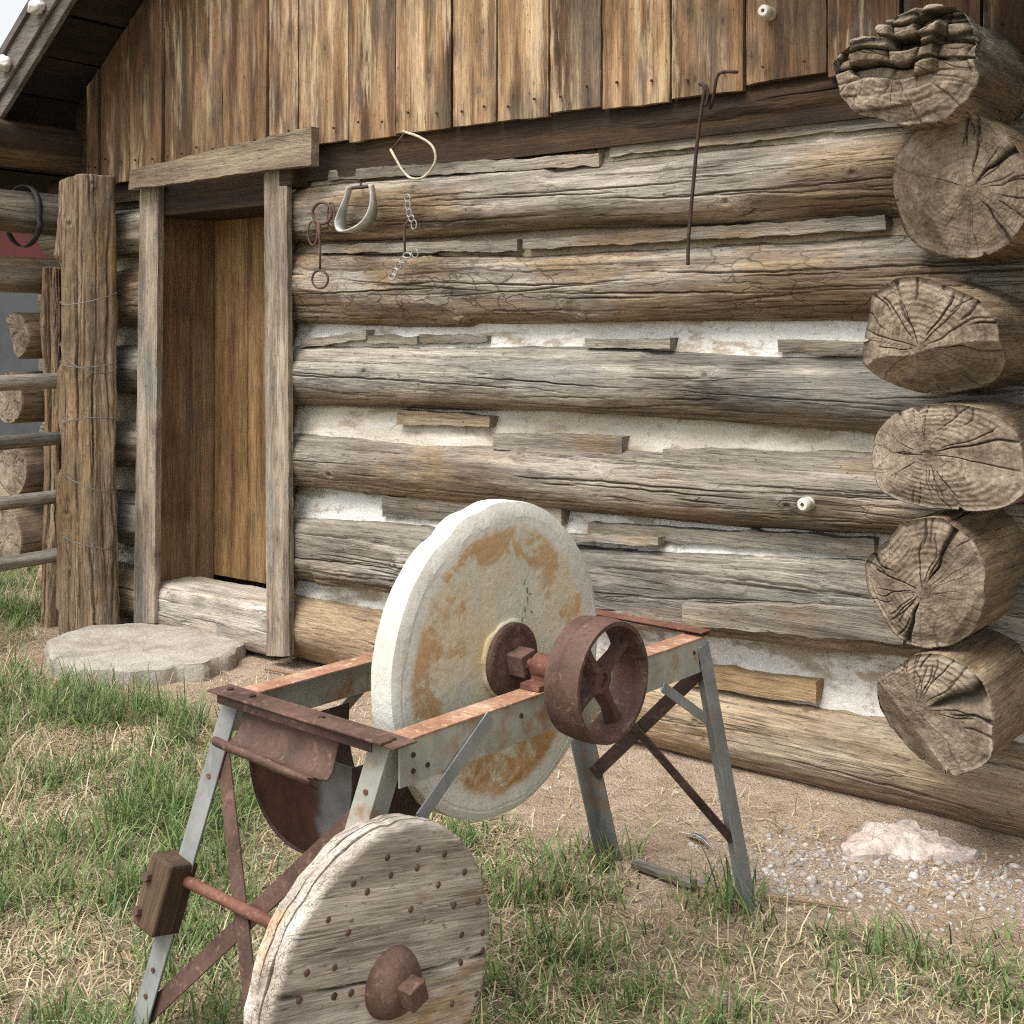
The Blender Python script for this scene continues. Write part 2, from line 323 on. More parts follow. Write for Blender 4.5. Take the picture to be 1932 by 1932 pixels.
def mat_chink(name, a, b, f=(.45, .65)):
    t = NT(name); c = t.coord(); n = t.noise(t.map(c, (1.5, 1, 6)), 1.6, 5, .6); g = t.noise(c, 70, 4, .7)
    col = t.mix(t.rng(n, *f), a, b); col = t.mix(t.rng(g, .3, .7, 0, .35), col, (.55, .5, .43))
    col = t.mix(t.rng(t.noise(t.map(c, (.7, 1, 2.2)), 3.1, 6, .65, .3), .52, .60, 0, .8), col, (.36, .29, .21)); col = t.mix(t.rng(t.noise(c, 24, 4), .58, .72, 0, .6), col, (.25, .20, .15))
    ln = t.rng(t.math('ABSOLUTE', t.math('SUBTRACT', t.noise(c, 4, 3, .6, .5), .5)), 0, .004, .55, 0); ln = t.math('MULTIPLY', ln, t.rng(t.noise(c, 2.3, 2), .56, .66)); col = t.mix(ln, col, (.3, .26, .22))
    return t.done(col, .92, t.bump(t.math('SUBTRACT', t.math('ADD', g, t.math('MULTIPLY', n, 2)), ln), .006), spec=.15)
M['chink'] = mat_chink('white_chinking', (.80, .785, .745), (.68, .64, .57), (.5, .7))
M['chink_cream'] = mat_chink('cream_chinking', (.55, .50, .41), (.70, .67, .60))
M['chink_tan'] = mat_chink('tan_chinking', (.36, .29, .2), (.45, .38, .29))
def mat_rust(name, a, b, c3, rough=.72, spec=.35):
    t = NT(name); c = t.coord(); n = t.noise(c, 9, 6, .65); g = t.noise(c, 120, 3, .7)
    col = t.ramp(n, [(.3, a), (.52, b), (.72, c3)]); fl = t.rng(t.noise(c, 32, 5, .75, .5), .56, .64, 0, .55); col = t.mix(fl, col, tuple(x * 1.55 for x in c3)); col = t.mix(t.rng(t.noise(c, 21, 5, .7), .58, .70, 0, .6), col, tuple(x * .5 for x in a)); col = t.mix(.6, col, t.ramp(g, [(.3, (.6, .58, .56)), (.65, (1.2, 1.18, 1.16))]), 'MULTIPLY')
    return t.done(col, t.rng(n, .3, .7, rough - .12, rough + .1), t.bump(t.math('ADD', g, n), .0012), metal=0, spec=spec)
M['rust'] = mat_rust('maroon_rust', (.050, .028, .022), (.098, .054, .041), (.15, .09, .07))
M['rust_red'] = mat_rust('red_rust', (.08, .032, .022), (.15, .064, .044), (.21, .105, .078))
M['rust_dark'] = mat_rust('dark_rust', (.02, .012, .010), (.045, .025, .02), (.085, .045, .033))
M['rust_pale'] = mat_rust('rust_wash', (.20, .095, .055), (.34, .185, .12), (.50, .37, .27), .8)
def mat_galv(name, a, b, rustf=.12, pale=(.46, .46, .42)):
    t = NT(name); c = t.coord(); n = t.noise(c, 6, 5, .6); v = t.voro(c, 55, 'F1', 1, 'Color'); g = t.noise(t.map(c, (12, 12, 3)), 1.5, 5, .65)
    col = t.mix(t.rng(n, .35, .65), a, b); col = t.mix(t.rng(g, .5, .72, 0, .7), col, pale); col = t.mix(.25, col, t.ramp(t.voro(c, 55, 'F1'), [(.1, (.8, .8, .8)), (.6, (1.1, 1.1, 1.1))]), 'MULTIPLY')
    rs = t.rng(t.noise(c, 11, 6, .7), .66 - rustf, .80 - rustf * .6); col = t.mix(t.math('MULTIPLY', rs, .85), col, (.27, .13, .06))
    col = t.mix(t.rng(t.noise(c, 40, 3, .7), .6, .75, 0, .5), col, (.16, .15, .135))
    return t.done(col, t.rng(n, .3, .7, .5, .72), t.bump(g, .0008), metal=.15, spec=.4)
M['galv'] = mat_galv('galvanised_steel', (.165, .175, .172), (.25, .258, .25), .09, (.34, .335, .315))
M['galv_pale'] = mat_galv('chalky_galvanised_steel', (.28, .285, .25), (.38, .375, .315), .18, (.45, .42, .34))
M['galv_dark'] = mat_galv('dull_galvanised_steel', (.12, .125, .12), (.19, .195, .185), .16, (.27, .26, .23))
def plain(name, col, rough=.6, var=.3, scale=20, metal=0, spec=.4):
    t = NT(name); n = t.noise(t.coord(), scale, 5, .65)
    c = t.mix(t.rng(n, .3, .7), tuple(x * (1 - var) for x in col), tuple(min(1, x * (1 + var)) for x in col)); return t.done(c, rough, t.bump(n, .001), metal, spec)
M['ceramic'] = plain('glazed_ceramic', (.66, .62, .55), .3, .12, 40)
M['void'] = plain('dark_hole', (.03, .025, .02), .9)
M['wire'] = plain('grey_wire', (.13, .125, .12), .6)
M['bone'] = plain('white_lump', (.62, .6, .57), .8, .25, 30)
M['stirrup'] = plain('worn_grey_metal', (.42, .41, .38), .5, .25, 18, .2)
M['hoop'] = plain('pale_hoop', (.48, .42, .32), .7, .3)
M['steel'] = plain('dull_steel', (.30, .30, .29), .45, .35, 60, .4)
M['leather'] = plain('dark_leather', (.055, .045, .045), .6, .3)
M['red'] = plain('red_paint', (.06, .005, .004), .8, .3, 2)
M['slate'] = plain('dark_window', (.045, .048, .055), .6, .2, 3)
M['feather'] = plain('feather_grey', (.075, .08, .10), .7, .4, 80)
M['twig'] = plain('twig_bark', (.24, .15, .085), .85, .3, 50)
M['ink'] = plain('green_ink', (.10, .13, .085), .8, .3)
M['roofing'] = plain('roof_shingle', (.10, .08, .075), .9, .4, 8)

# ------------------------------------------------------------------ log builder (grain along local x)
def log_geom(xs, cy, cz, ry, rz, nx, na, seed, p=2.0, rough=.010, ncrack=30, crange=(-1.3, 1.3), cdepth=.013, cwid=.0024, caps=(0, 1), ncap=26, capcr=14, cuts=(), capdisp=.008, bigcr=(), hsplit=(), capstep=0, bias=.62, rot=0.0, knots=4, caprot=0.0, nflat=7, lobe=None):
    rng = np.random.default_rng(seed)
    x = np.linspace(xs[0], xs[-1], nx); IY = lambda a: np.interp(x, xs, a) if hasattr(a, '__len__') else np.full(nx, a)
    cy, cz, ry, rz = IY(cy), IY(cz), IY(ry), IY(rz)
    s = np.arange(na) / na; th = 2 * np.pi * s - bias * np.sin(2 * np.pi * s)
    c, sn = np.cos(th), np.sin(th); sup = 1 / (np.abs(c) ** p + np.abs(sn) ** p) ** (1 / p)
    if lobe: sup = sup * (1 + lobe[0] * np.cos(lobe[1] * th + lobe[2]) + lobe[0] * .5 * np.cos((lobe[1] + 2) * th + 1.3 * lobe[2]))
    dy, dz = -c, sn
    X = np.repeat(x[:, None], na, 1)
    U = np.stack([X, np.repeat(dy[None], nx, 0) * .17 + seed * 3.1, np.repeat(dz[None], nx, 0) * .17], -1)
    d = rough * (1.6 * vn(U * [1.1, 6, 6], seed) + .55 * fbm(U * [7, 16, 16], seed + 3, 3)) + .0016 * fbm(U * [16, 110, 110], seed + 8, 2)
    Rm = float(np.mean(rz)); arc = th * Rm; arc = np.where(arc > np.pi * Rm, arc - 2 * np.pi * Rm, arc)
    CR = np.zeros((nx, na))
    L = xs[-1] - xs[0]
    for k in range(ncrack):
        ln = rng.uniform(.15, 1.1) * min(1, L / 2.5); xa = rng.uniform(xs[0] - .2, xs[-1] - .1); i0, i1 = np.searchsorted(x, [xa, xa + ln])
        if i1 - i0 < 6: continue
        xx = x[i0:i1]; tt = (xx - xa) / ln
        path = rng.uniform(*crange) * Rm + rng.normal(0, .028) * (xx - xa) + .009 * vn(np.stack([xx * 3, 0 * xx + k * 9.7, 0 * xx], -1), seed + k) + .003 * vn(np.stack([xx * 22, 0 * xx + k * 5.7, 0 * xx], -1), seed + k + 50)
        env = np.clip(np.sin(np.pi * tt), 0, 1) ** .6 * rng.uniform(.35, 1)
        g = np.exp(-((arc[None] - path[:, None]) / (cwid * (.5 + .8 * env[:, None]))) ** 2) * env[:, None]
        CR[i0:i1] = np.maximum(CR[i0:i1], g)
    for k in range(nflat):
        fx, fl, fa, fk = rng.uniform(xs[0], xs[-1]), rng.uniform(.12, .45), rng.uniform(-1.2, 1.2), rng.uniform(.90, .965)
        da = (th[None] - fa - .25 * vn(np.stack([X * 3, X * 0 + k, X * 0], -1), seed + 21) + np.pi) % (2 * np.pi) - np.pi
        lim = np.where(np.abs(da) < 1.2, fk * Rm / np.cos(np.clip(da, -1.2, 1.2)), 9) - Rm; ex = np.clip((1 - np.abs(X - fx) / fl) * 6, 0, 1)
        d = np.where((d > lim) & (ex > 0), d + (lim - d) * ex, d)
    d = d - cdepth * CR
    for k in range(knots):
        kx, ka = rng.uniform(xs[0], xs[-1]), rng.uniform(*crange) * Rm; q = ((X - kx) / .035) ** 2 + ((arc[None] - ka) / .028) ** 2
        d += .012 * np.exp(-q) - .012 * np.exp(-q * 7); CR = np.maximum(CR, .7 * np.exp(-q * 6))
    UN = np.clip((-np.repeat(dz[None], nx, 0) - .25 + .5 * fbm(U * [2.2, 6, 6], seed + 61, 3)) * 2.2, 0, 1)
    Yr = ry[:, None] * sup[None] * dy[None]; Zr = rz[:, None] * sup[None] * dz[None]
    if rot: Yr, Zr = Yr * math.cos(rot) - Zr * math.sin(rot), Yr * math.sin(rot) + Zr * math.cos(rot)
    nrm = np.sqrt(Yr ** 2 + Zr ** 2) + 1e-9
    Yp = cy[:, None] + Yr * (1 + d / nrm); Zp = cz[:, None] + Zr * (1 + d / nrm)
    V = [np.stack([X, Yp, Zp], -1).reshape(-1, 3)]; Q = [grid_faces(nx, na, True)]; T = []
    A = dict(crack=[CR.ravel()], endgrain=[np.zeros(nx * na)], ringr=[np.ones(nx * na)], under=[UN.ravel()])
    off = nx * na
    for side in (0, 1):
        row = -1 if side else 0; e = np.stack([X[row], Yp[row], Zp[row]], -1); ctr = e.mean(0) + np.array([0, rng.normal(0, .15) * ry[row], rng.normal(0, .15) * rz[row]])
        if not caps[side]:
            V.append(ctr[None]); T.append(np.array([[(nx - 1) * na * side + j, off, (nx - 1) * na * side + (j + 1) % na] for j in range(na)]))
            for kk in A: A[kk].append(np.array([0.]))
            off += 1; continue
        f = np.linspace(1, 0.0005, ncap) ** .9; W = ctr + f[:, None, None] * (e[None] - ctr)
        ang = np.arctan2(W[..., 2] - ctr[2], W[..., 1] - ctr[1]); rad = f[:, None] * np.ones(na)[None]
        cr = np.zeros_like(rad); Rr = float(np.hypot(ry[row], rz[row]) / 1.414)
        for k in range(capcr):
            a0 = rng.uniform(-np.pi, np.pi); r0, r1 = (rng.uniform(0, .25), rng.uniform(.7, 1.1)) if k < capcr * .55 else (rng.uniform(.4, .7), 1.1)
            a = a0 + .10 * vn(np.stack([rad * 4, 0 * rad + k * 3.3, 0 * rad], -1), seed + 90 + k); da = np.abs((ang - a + np.pi) % (2 * np.pi) - np.pi)
            wdt = rng.uniform(.0008, .0021) * (.45 + rad); g = np.exp(-(da * rad * Rr / wdt) ** 2) * np.clip((rad - r0) / .12, 0, 1) * np.clip((r1 - rad) / .12, 0, 1)
            cr = np.maximum(cr, g * rng.uniform(.5, 1))
        for ba, bw in bigcr:
            da = np.abs((ang - ba - .08 * vn(np.stack([rad * 5, 0 * rad, 0 * rad], -1), seed) + np.pi) % (2 * np.pi) - np.pi); cr = np.maximum(cr, 1.6 * np.exp(-(da * rad * Rr / (bw * rad)) ** 2) * np.clip((rad - .12) / .2, 0, 1))
        for hz, hw in hsplit:
            cr = np.maximum(cr, 1.8 * np.exp(-((W[..., 2] - ctr[2] - hz * Rr - .012 * vn(W * 14, seed + 2)) / hw) ** 2))
        dx = capdisp * fbm(W * 16 + seed, seed + 40, 4) + .003 * np.cos(rad * 70) * .4 - .015 * cr - capdisp * .9 * rad ** 6
        if capstep:                      # rot breaks the end into blocks and layers
            lz = W[..., 2] * 24 + .5 * vn(W * [0, 9, 9], seed + 31); l0 = np.floor(lz); hh = _h(l0, 0 * l0, 0 * l0 + 3, seed)
            ly = W[..., 1] * 12 + 3 * hh + .4 * vn(W * [0, 20, 20], seed + 32); m0 = np.floor(ly)
            edge_ = np.exp(-(np.minimum(lz - l0, 1 - lz + l0) / .10) ** 2) + .7 * np.exp(-(np.minimum(ly - m0, 1 - ly + m0) / .07) ** 2)
            up = np.clip((W[..., 2] - ctr[2]) / Rr * 1.4 + .75, .15, 1)
            dx = dx * .5 + up * capstep * _h(m0, l0, 0 * l0, seed + 5) - .022 * up * np.clip(edge_, 0, 1); cr = np.maximum(cr, np.clip(edge_, 0, 1) * up * .8)
        else: dx[0] *= 0
        if capstep: W[0, :, 0] += dx[0]; V[0].reshape(nx, na, 3)[row, :, 0] += dx[0]
        W[..., 0] += dx if side else -dx
        V.append(W[1:].reshape(-1, 3)); m = (ncap - 1) * na
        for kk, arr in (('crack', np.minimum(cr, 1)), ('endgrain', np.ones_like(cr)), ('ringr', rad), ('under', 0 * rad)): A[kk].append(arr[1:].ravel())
        gq = grid_faces(ncap, na, True); remap = np.concatenate([(nx - 1) * na * side + np.arange(na), off + np.arange(m)]); gq = remap[gq]
        Q.append(gq if side else gq[:, ::-1]); off += m
    V = np.concatenate(V)
    for (k0, ky, kz) in cuts:            # axe cuts: nothing beyond the plane x = k0 + ky*y + kz*z
        lim = k0 + ky * (V[:, 1] - cy[-1]) + kz * (V[:, 2] - cz[-1]) + .010 * fbm(V * 22, seed + 70, 4); hit = V[:, 0] > lim
        V[:, 0] = np.where(hit, lim, V[:, 0]); 
    return V, np.concatenate(Q)[:, ::-1], (np.concatenate(T) if T else None), {k: np.concatenate(v) for k, v in A.items()}
def log_obj(name, mat, parent, *a, place=None, label=None, **k):
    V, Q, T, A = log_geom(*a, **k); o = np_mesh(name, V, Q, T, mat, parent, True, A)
    if place: o.location, o.rotation_euler = place
    if label: o['label'] = label
    return o

# ================================================================== the setting: ground
def axis_pts(a, b, step, far):
    n = np.arange(a, b, step); e = np.geomspace(.1, far, 22); return np.concatenate([(a - e)[::-1], n, b + e])
def ground_h(x, y):
    p = np.stack([x, y, 0 * x], -1)
    h = .022 * fbm(p * 1.1, 4, 3) + .007 * fbm(p * 7, 9, 4) + .0035 * fbm(p * 40, 2, 2)
    near = np.exp(-((y + .12) / .22) ** 2); h = h * (1 - .7 * near)
    return h - .004
gx = axis_pts(-8.0, 1.0, .022, 300); gy = axis_pts(-3.6, .6, .022, 300)
GX, GY = np.meshgrid(gx, gy, indexing='ij'); GZ = ground_h(GX, GY)
def lawn(x, y):
    """how grassy a spot is, 0..1: a bare strip lies along the wall, thin turf at the right, thick at the left"""
    p = np.stack([x, y, 0 * x], -1); n = fbm(p * 1.7, 21, 3); n2 = fbm(p * 5, 33, 3)
    edge = np.interp(x, [-7.2, -6.45, -6.25, -5.9, -5.55, -5.2, -4.2, -3.0, -2.2, -1.6, -.9, 0], [9, 3, -.2, -.40, -.68, -.84, -.72, -.78, -.95, -1.02, -.72, -.7])
    d = np.clip((edge + .10 * n + .07 * n2 - y) / .22, 0, 1)
    thick = np.interp(x, [-5.5, -3.2, -2.2, -1.2], [1, .95, .72, .62])
    return d * np.clip(thick + .55 * n + .35 * n2, .04, 1.15)
t = NT('ground'); c = t.coord(); gr = t.attr('grassy')
n1 = t.noise(c, 1.3, 5, .6); n2 = t.noise(c, 14, 6, .65); n3 = t.noise(c, 90, 5, .7)
dirt = t.ramp(n2, [(.28, (.31, .225, .16)), (.5, (.45, .345, .258)), (.72, (.54, .435, .34))]); dirt = t.mix(.6, dirt, t.ramp(n3, [(.3, (.6, .58, .55)), (.55, (1, 1, 1)), (.72, (1.3, 1.28, 1.25))]), 'MULTIPLY')
dirt = t.mix(t.rng(t.noise(c, 3.2, 6, .65), .46, .62, 0, .55), dirt, (.31, .215, .148)); dirt = t.mix(t.rng(t.noise(c, 55, 4, .75), .57, .68, 0, .7), dirt, (.17, .125, .09))
peb = t.voro(c, 120, 'F1', 1); dirt = t.mix(t.math('MULTIPLY', t.rng(peb, .14, .24, 1, 0), t.rng(t.noise(c, 5, 3), .5, .65, 0, .7)), dirt, (.45, .40, .34))
turf = t.ramp(t.noise(c, 30, 6, .7), [(.3, (.13, .10, .065)), (.5, (.30, .24, .16)), (.7, (.46, .375, .26))])
turf = t.mix(t.rng(t.noise(c, 6, 4), .46, .66, 0, .4), turf, (.11, .13, .05))
far = t.mix(t.rng(n1, .4, .6), (.10, .14, .045), (.2, .19, .09))
col = t.mix(t.rng(gr, .15, .7), dirt, turf)
t.done(col, .95, t.bump(t.math('ADD', n3, t.math('MULTIPLY', t.math('SUBTRACT', .3, peb), .6)), .014), spec=.15); M['ground'] = t.m
gg = lawn(GX, GY); gg = np.where((GX < -8) | (GY < -3.6) | (GX > 1) | (GY > .6), 1, gg)
g = np_mesh('ground', np.stack([GX, GY, GZ], -1).reshape(-1, 3), grid_faces(len(gx), len(gy)), mat=M['ground'], attrs=dict(grassy=gg.ravel()))
tag(g, kind='structure')

# ================================================================== the log cabin
cabin = thing('log_cabin', (-3.65, 0, 0), 'weathered log cabin with golden plank gable, white chinking and recessed plank door', 'cabin')
CI = Matrix.Translation((-3.65, 0, 0)).inverted()
def cab(o): o.matrix_parent_inverse = CI; return o
XL, XLD, XRD, XR = -6.5, -5.50, -4.46, -.55
rows = {  # photograph heights of each wall log's top and bottom edge along its length
 'plate': [(613, 268, 322), (1021, 208, 296), (1357, 163, 260), (1690, 118, 206)],
 'A': [(613, 338, 456), (1021, 316, 437), (1357, 283, 425), (1690, 245, 407)],
 'B': [(613, 472, 609), (1021, 476, 616), (1357, 452, 613), (1690, 436, 613)],
 'C': [(613, 650, 763), (1021, 654, 780), (1357, 660, 803), (1690, 667, 829)],
 'D': [(613, 815, 918), (1021, 843, 967), (1357, 862, 995), (1690, 883, 1014)],
 'E': [(613, 978, 1101), (1021, 1018, 1162), (1357, 1043, 1197), (1690, 1060, 1237)],
 'F': [(613, 1122, 1253), (1021, 1212, 1360), (1357, 1288, 1446), (1690, 1345, 1525)]}
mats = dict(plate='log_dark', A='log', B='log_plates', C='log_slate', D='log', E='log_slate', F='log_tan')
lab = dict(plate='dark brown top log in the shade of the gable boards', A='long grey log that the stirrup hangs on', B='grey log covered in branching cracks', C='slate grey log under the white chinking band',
           D='grey log carrying the white insulator', E='flat hewn grey log behind the grindstone', F='tan bottom log resting on the dirt')
ZC = {}
for i, (k, rr) in enumerate(rows.items()):
    pt = [P(x, a, .02) for x, a, b in rr]; pb = [P(x, b, .02) for x, a, b in rr]
    xs = [p[0] for p in pt]; zc = [(a[2] + b[2]) / 2 for a, b in zip(pt, pb)]; hh = [(a[2] - b[2]) / 2 for a, b in zip(pt, pb)]
    zl, hl = np.mean(zc[:2]), np.mean(hh)
    xs = [XRD] + xs[1:] + [XR]; zc = zc + [zc[-1]]; hh = hh + [hh[-1]]
    ZC[k] = (zc[0], hl)
    yd = .15 if k != 'plate' else .11
    cyy = .07 if k != 'plate' else .085
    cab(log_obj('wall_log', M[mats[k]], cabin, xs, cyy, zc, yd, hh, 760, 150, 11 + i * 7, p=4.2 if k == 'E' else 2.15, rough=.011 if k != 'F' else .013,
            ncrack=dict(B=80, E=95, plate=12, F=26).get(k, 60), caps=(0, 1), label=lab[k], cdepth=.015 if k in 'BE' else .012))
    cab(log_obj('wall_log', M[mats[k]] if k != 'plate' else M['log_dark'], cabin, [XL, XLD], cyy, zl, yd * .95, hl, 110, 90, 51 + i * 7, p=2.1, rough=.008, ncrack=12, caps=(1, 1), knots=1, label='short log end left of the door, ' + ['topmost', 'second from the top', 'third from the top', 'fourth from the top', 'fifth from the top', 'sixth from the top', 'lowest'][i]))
# chinking between the logs
order = list(rows)
cm = ['chink_cream', 'chink_tan', 'chink', 'chink_cream', 'chink', 'chink']
cl = ['cream chinking under the dark top log', 'tan chinking in the second joint', 'bright white chinking in the third joint', 'cream chinking in the fourth joint', 'white chinking in the fifth joint', 'white chinking above the bottom log']
def strip(x0, x1, zf, name, mat, label, seed, y0=.02):
    nx = max(8, int((x1 - x0) / .02)); nz = 14; x = np.linspace(x0, x1, nx); za, zb = zf(x)
    v = np.linspace(0, 1, nz); Z = zb[:, None] + (za - zb)[:, None] * v[None]; X = np.repeat(x[:, None], nz, 1)
    p = np.stack([X, 0 * X + seed, Z], -1); Y = y0 + .075 * v[None] ** 1.2 + .014 * fbm(p * [3, 1, 9], seed, 3) + .006 * fbm(p * 26, seed + 2, 4)
    o = np_mesh(name, np.stack([X, Y, Z], -1).reshape(-1, 3), grid_faces(nx, nz)[:, ::-1], mat=mat, parent=cabin); o['label'] = label
    sm = o.modifiers.new('thick', 'SOLIDIFY'); sm.thickness = .05; sm.offset = -1
    return cab(o)
for i in range(6):
    a, b = rows[order[i]], rows[order[i + 1]]
    xa = [P(x, t_, .02)[0] for x, t_, _ in b]
    zb_ = [P(x, bb, .02)[2] for x, _, bb in a]; zt_ = [P(x, tt, .02)[2] for x, tt, _ in b]
    zf = lambda x, xa=xa, zb_=zb_, zt_=zt_: (np.interp(x, xa, zb_) + .055, np.interp(x, xa, zt_) - .05)
    strip(XRD + .02, XR - .1, zf, 'chinking', M[cm[i]], cl[i], 5 + i, .005)
    zl = (ZC[order[i]][0] - ZC[order[i]][1], ZC[order[i + 1]][0] + ZC[order[i + 1]][1])
    strip(XL + .45, XLD - .02, lambda x, zl=zl: (0 * x + zl[0] + .05, 0 * x + zl[1] - .05), 'chinking', M['chink_tan' if i < 5 else 'chink'], 'strip of daubing in the short wall left of the door', 25 + i, .03)
# thin wooden slats nailed over the joints
slats = [(568, 641, 656, 690, 622, 640, -.02, 'slat', 'tilted grey slat in the white band by the door post'), (690, 632, 648, 787, 634, 650, -.012, 'slat', None), (787, 630, 646, 920, 632, 646, 0, 'slat', None),
 (1105, 639, 655, 1263, 638, 657, -.02, 'slat', 'short grey slat on the white chinking'), (1467, 642, 666, 1665, 645, 670, -.02, 'slat', 'grey slat at the right end of the white band'),
 (750, 772, 800, 922, 786, 806, -.01, 'tanslat', 'tan slat high in the fourth joint'), (930, 817, 846, 1172, 824, 859, -.02, 'slat', 'nailed grey slat below cream chinking'), (1250, 846, 892, 1660, 856, 903, -.02, 'slat', 'long grey slab under cream chinking'),
 (722, 937, 976, 1060, 955, 990, .0, 'slat', 'dark rough slab right of the white patch'), (1060, 1010, 1022, 1240, 1014, 1028, -.05, 'slat', 'narrow slat behind the grindstone'),
 (1287, 1141, 1180, 1705, 1150, 1216, -.12, 'slat', 'nailed plank along the foot of the hewn log'), (1300, 1255, 1291, 1539, 1288, 1328, -.035, 'newslat', 'fresh orange slat over the bottom chinking'),
 (985, 452, 471, 1670, 404, 432, -.03, 'slat', 'long sliver of wood in the second joint'), (600, 462, 478, 975, 452, 474, -.02, 'slat', None), (620, 322, 340, 1130, 288, 312, -.02, 'slat', 'thin pale strip under the dark top log'), (1150, 262, 296, 1700, 205, 236, -.005, 'slat', 'wide pale strip at the right under the dark top log'),
 (1110, 985, 1012, 1650, 1018, 1050, .0, 'slat', 'brown strip in the fifth joint')]
for i, (x0, a0, b0, x1, a1, b1, y, m, l_) in enumerate(slats):
    o = cab(plank_obj('chinking_slat', (P(x0, b0, y), P(x1, b1, y), P(x1, a1, y), P(x0, a0, y)), .065, M[m], cabin, seed=i + 3, res=.014, amp=.004, edge=.011))
    if l_: o['label'] = l_
# gable boarding
SHADE_X, SHADE_F = [160, 300, 430, 600, 1000, 1200, 1403, 1559, 1900], [.95, .75, .35, .08, .05, .25, .6, .85, 1]  # how much eave shade is mixed into each board's colour
ZB = 2.45; PITCH = .77
def roofz(x): return max(2.60, 2.98 + PITCH * (min(x, -7.3 - x) + 6.04))
ed = [163, 187, 242, 305, 358, 419, 504, 561, 656, 746, 853, 937, 1035, 1134, 1265, 1403, 1559, 1700, 1850, 2010, 2160]
bx = [P(x, 200, -.06)[0] for x in ed]; rs = random.Random(4)
V_, Q_, S_, G_ = [], [], [], []; VD, QD, SD, GD = [[], []], [[], []], [[], []], [[], []]
n0 = 0; nd = [0, 0]
for i in range(len(bx) - 1):
    x0, x1 = bx[i] + .0055, bx[i + 1] - .0055; y = -.055 + rs.uniform(-.008, .008); zb = ZB + rs.uniform(-.012, .012)
    if ed[i] < 300: zb -= .06
    V, Q = plank((x0, y, zb), (x1, y, zb + rs.uniform(-.008, .008)), (x1, y, roofz(x1) - .03), (x0, y, roofz(x0) - .03), .028, res=.03, amp=.003, seed=i + 40, edge=.004, cup=rs.uniform(-.004, .006))
    if ed[i] < 300 or ed[i] >= 1265:
        e_ = int(ed[i] > 300); VD[e_].append(V); QD[e_].append(Q + nd[e_]); GD[e_].append(np.full(len(V), float(np.interp(ed[i], SHADE_X, SHADE_F)))); SD[e_].append(np.full(len(V), rs.uniform(0, 90))); nd[e_] += len(V)
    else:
        V_.append(V); Q_.append(Q + n0); G_.append(np.full(len(V), float(np.interp(ed[i], SHADE_X, SHADE_F)))); S_.append(np.full(len(V), rs.uniform(0, 90))); n0 += len(V)
o = cab(np_mesh('gable_siding', np.concatenate(V_), np.concatenate(Q_), mat=M['siding'], parent=cabin, attrs=dict(seed=np.concatenate(S_), eave_shade=np.concatenate(G_)))); o.data.set_sharp_from_angle(angle=R(35)); o['label'] = 'golden brown upright gable boards with knots'
for e_, l_ in ((0, 'gable boards under the left eave with shade painted into their brown'), (1, 'gable boards at the right with shade painted into their brown')):
    o = cab(np_mesh('gable_siding', np.concatenate(VD[e_]), np.concatenate(QD[e_]), mat=M['siding'], parent=cabin, attrs=dict(seed=np.concatenate(SD[e_]), eave_shade=np.concatenate(GD[e_])))); o.data.set_sharp_from_angle(angle=R(35)); o['label'] = l_
for i in range(len(bx) - 1):
    for f in (.25, .75):
        p = ((bx[i] * (1 - f) + bx[i + 1] * f), -.064, ZB + .07 + rs.uniform(-.02, .02)); nl = MB().tube([p, (p[0], p[1] - .008, p[2])], .0055, 7).build('nail', M['rust_dark'], cabin); cab(nl)
cab(MB().add([(-6.2, -.02, 2.3), (-1.1, -.02, 2.3), (-1.1, -.02, roofz(-1.1)), (-3.65, -.02, roofz(-3.65)), (-6.2, -.02, roofz(-6.2)), (-6.2, .02, 2.3), (-1.1, .02, 2.3), (-1.1, .02, roofz(-1.1)), (-3.65, .02, roofz(-3.65)), (-6.2, .02, roofz(-6.2))],
     [(0, 1, 2, 3, 4), (5, 9, 8, 7, 6), (0, 5, 6, 1), (1, 6, 7, 2), (2, 7, 8, 3), (3, 8, 9, 4), (4, 9, 5, 0)]).build('gable_backing', M['log_dark'], cabin))
# roof
def roof_sheet(mb, a, b, y0, y1, lo, hi):
    (xa, za), (xb, zb_) = a, b; n = np.array([-(zb_ - za), xb - xa]); n = n / np.linalg.norm(n); n = n if n[1] > 0 else -n
    pr = [(xa + n[0] * lo, za + n[1] * lo), (xb + n[0] * lo, zb_ + n[1] * lo), (xb + n[0] * hi, zb_ + n[1] * hi), (xa + n[0] * hi, za + n[1] * hi)]
    mb.add([(p[0], y, p[1]) for y in (y0, y1) for p in pr], [(0, 1, 2, 3), (7, 6, 5, 4), (0, 4, 5, 1), (1, 5, 6, 2), (2, 6, 7, 3), (3, 7, 4, 0)])
rz0 = lambda x: 2.98 + PITCH * (min(x, -7.3 - x) + 6.04)
el, rg, er = (-6.85, rz0(-6.85)), (-3.65, rz0(-3.65)), (-.75, rz0(-.75))
roof_top = MB(); roof_sheet(roof_top, el, (rg[0] + .0, rg[1]), -.515, 5.6, .115, .155); roof_sheet(roof_top, (rg[0] + .002, rg[1]), er, -.515, 5.6, .115, .155)
roof_sheet(roof_top, el, rg, -.44, 5.6, .036, .113); roof_sheet(roof_top, (rg[0] + .002, rg[1]), er, -.44, 5.6, .036, .113)
roof = cab(roof_top.build('roof', M['roofing'], cabin))
sf = MB(); rs = random.Random(9)
for a, b in ((el, rg), (er, rg)):
    n = 14
    for k in range(n):
        q = lambda f: (a[0] + (b[0] - a[0]) * f, a[1] + (b[1] - a[1]) * f)
        roof_sheet(sf, q(k / n + .002), q((k + 1) / n - .002), -.44, 5.5, rs.uniform(-.006, .006), .032)
o = cab(sf.build('roof_decking', M['soffit'], cabin, bevel=.003))
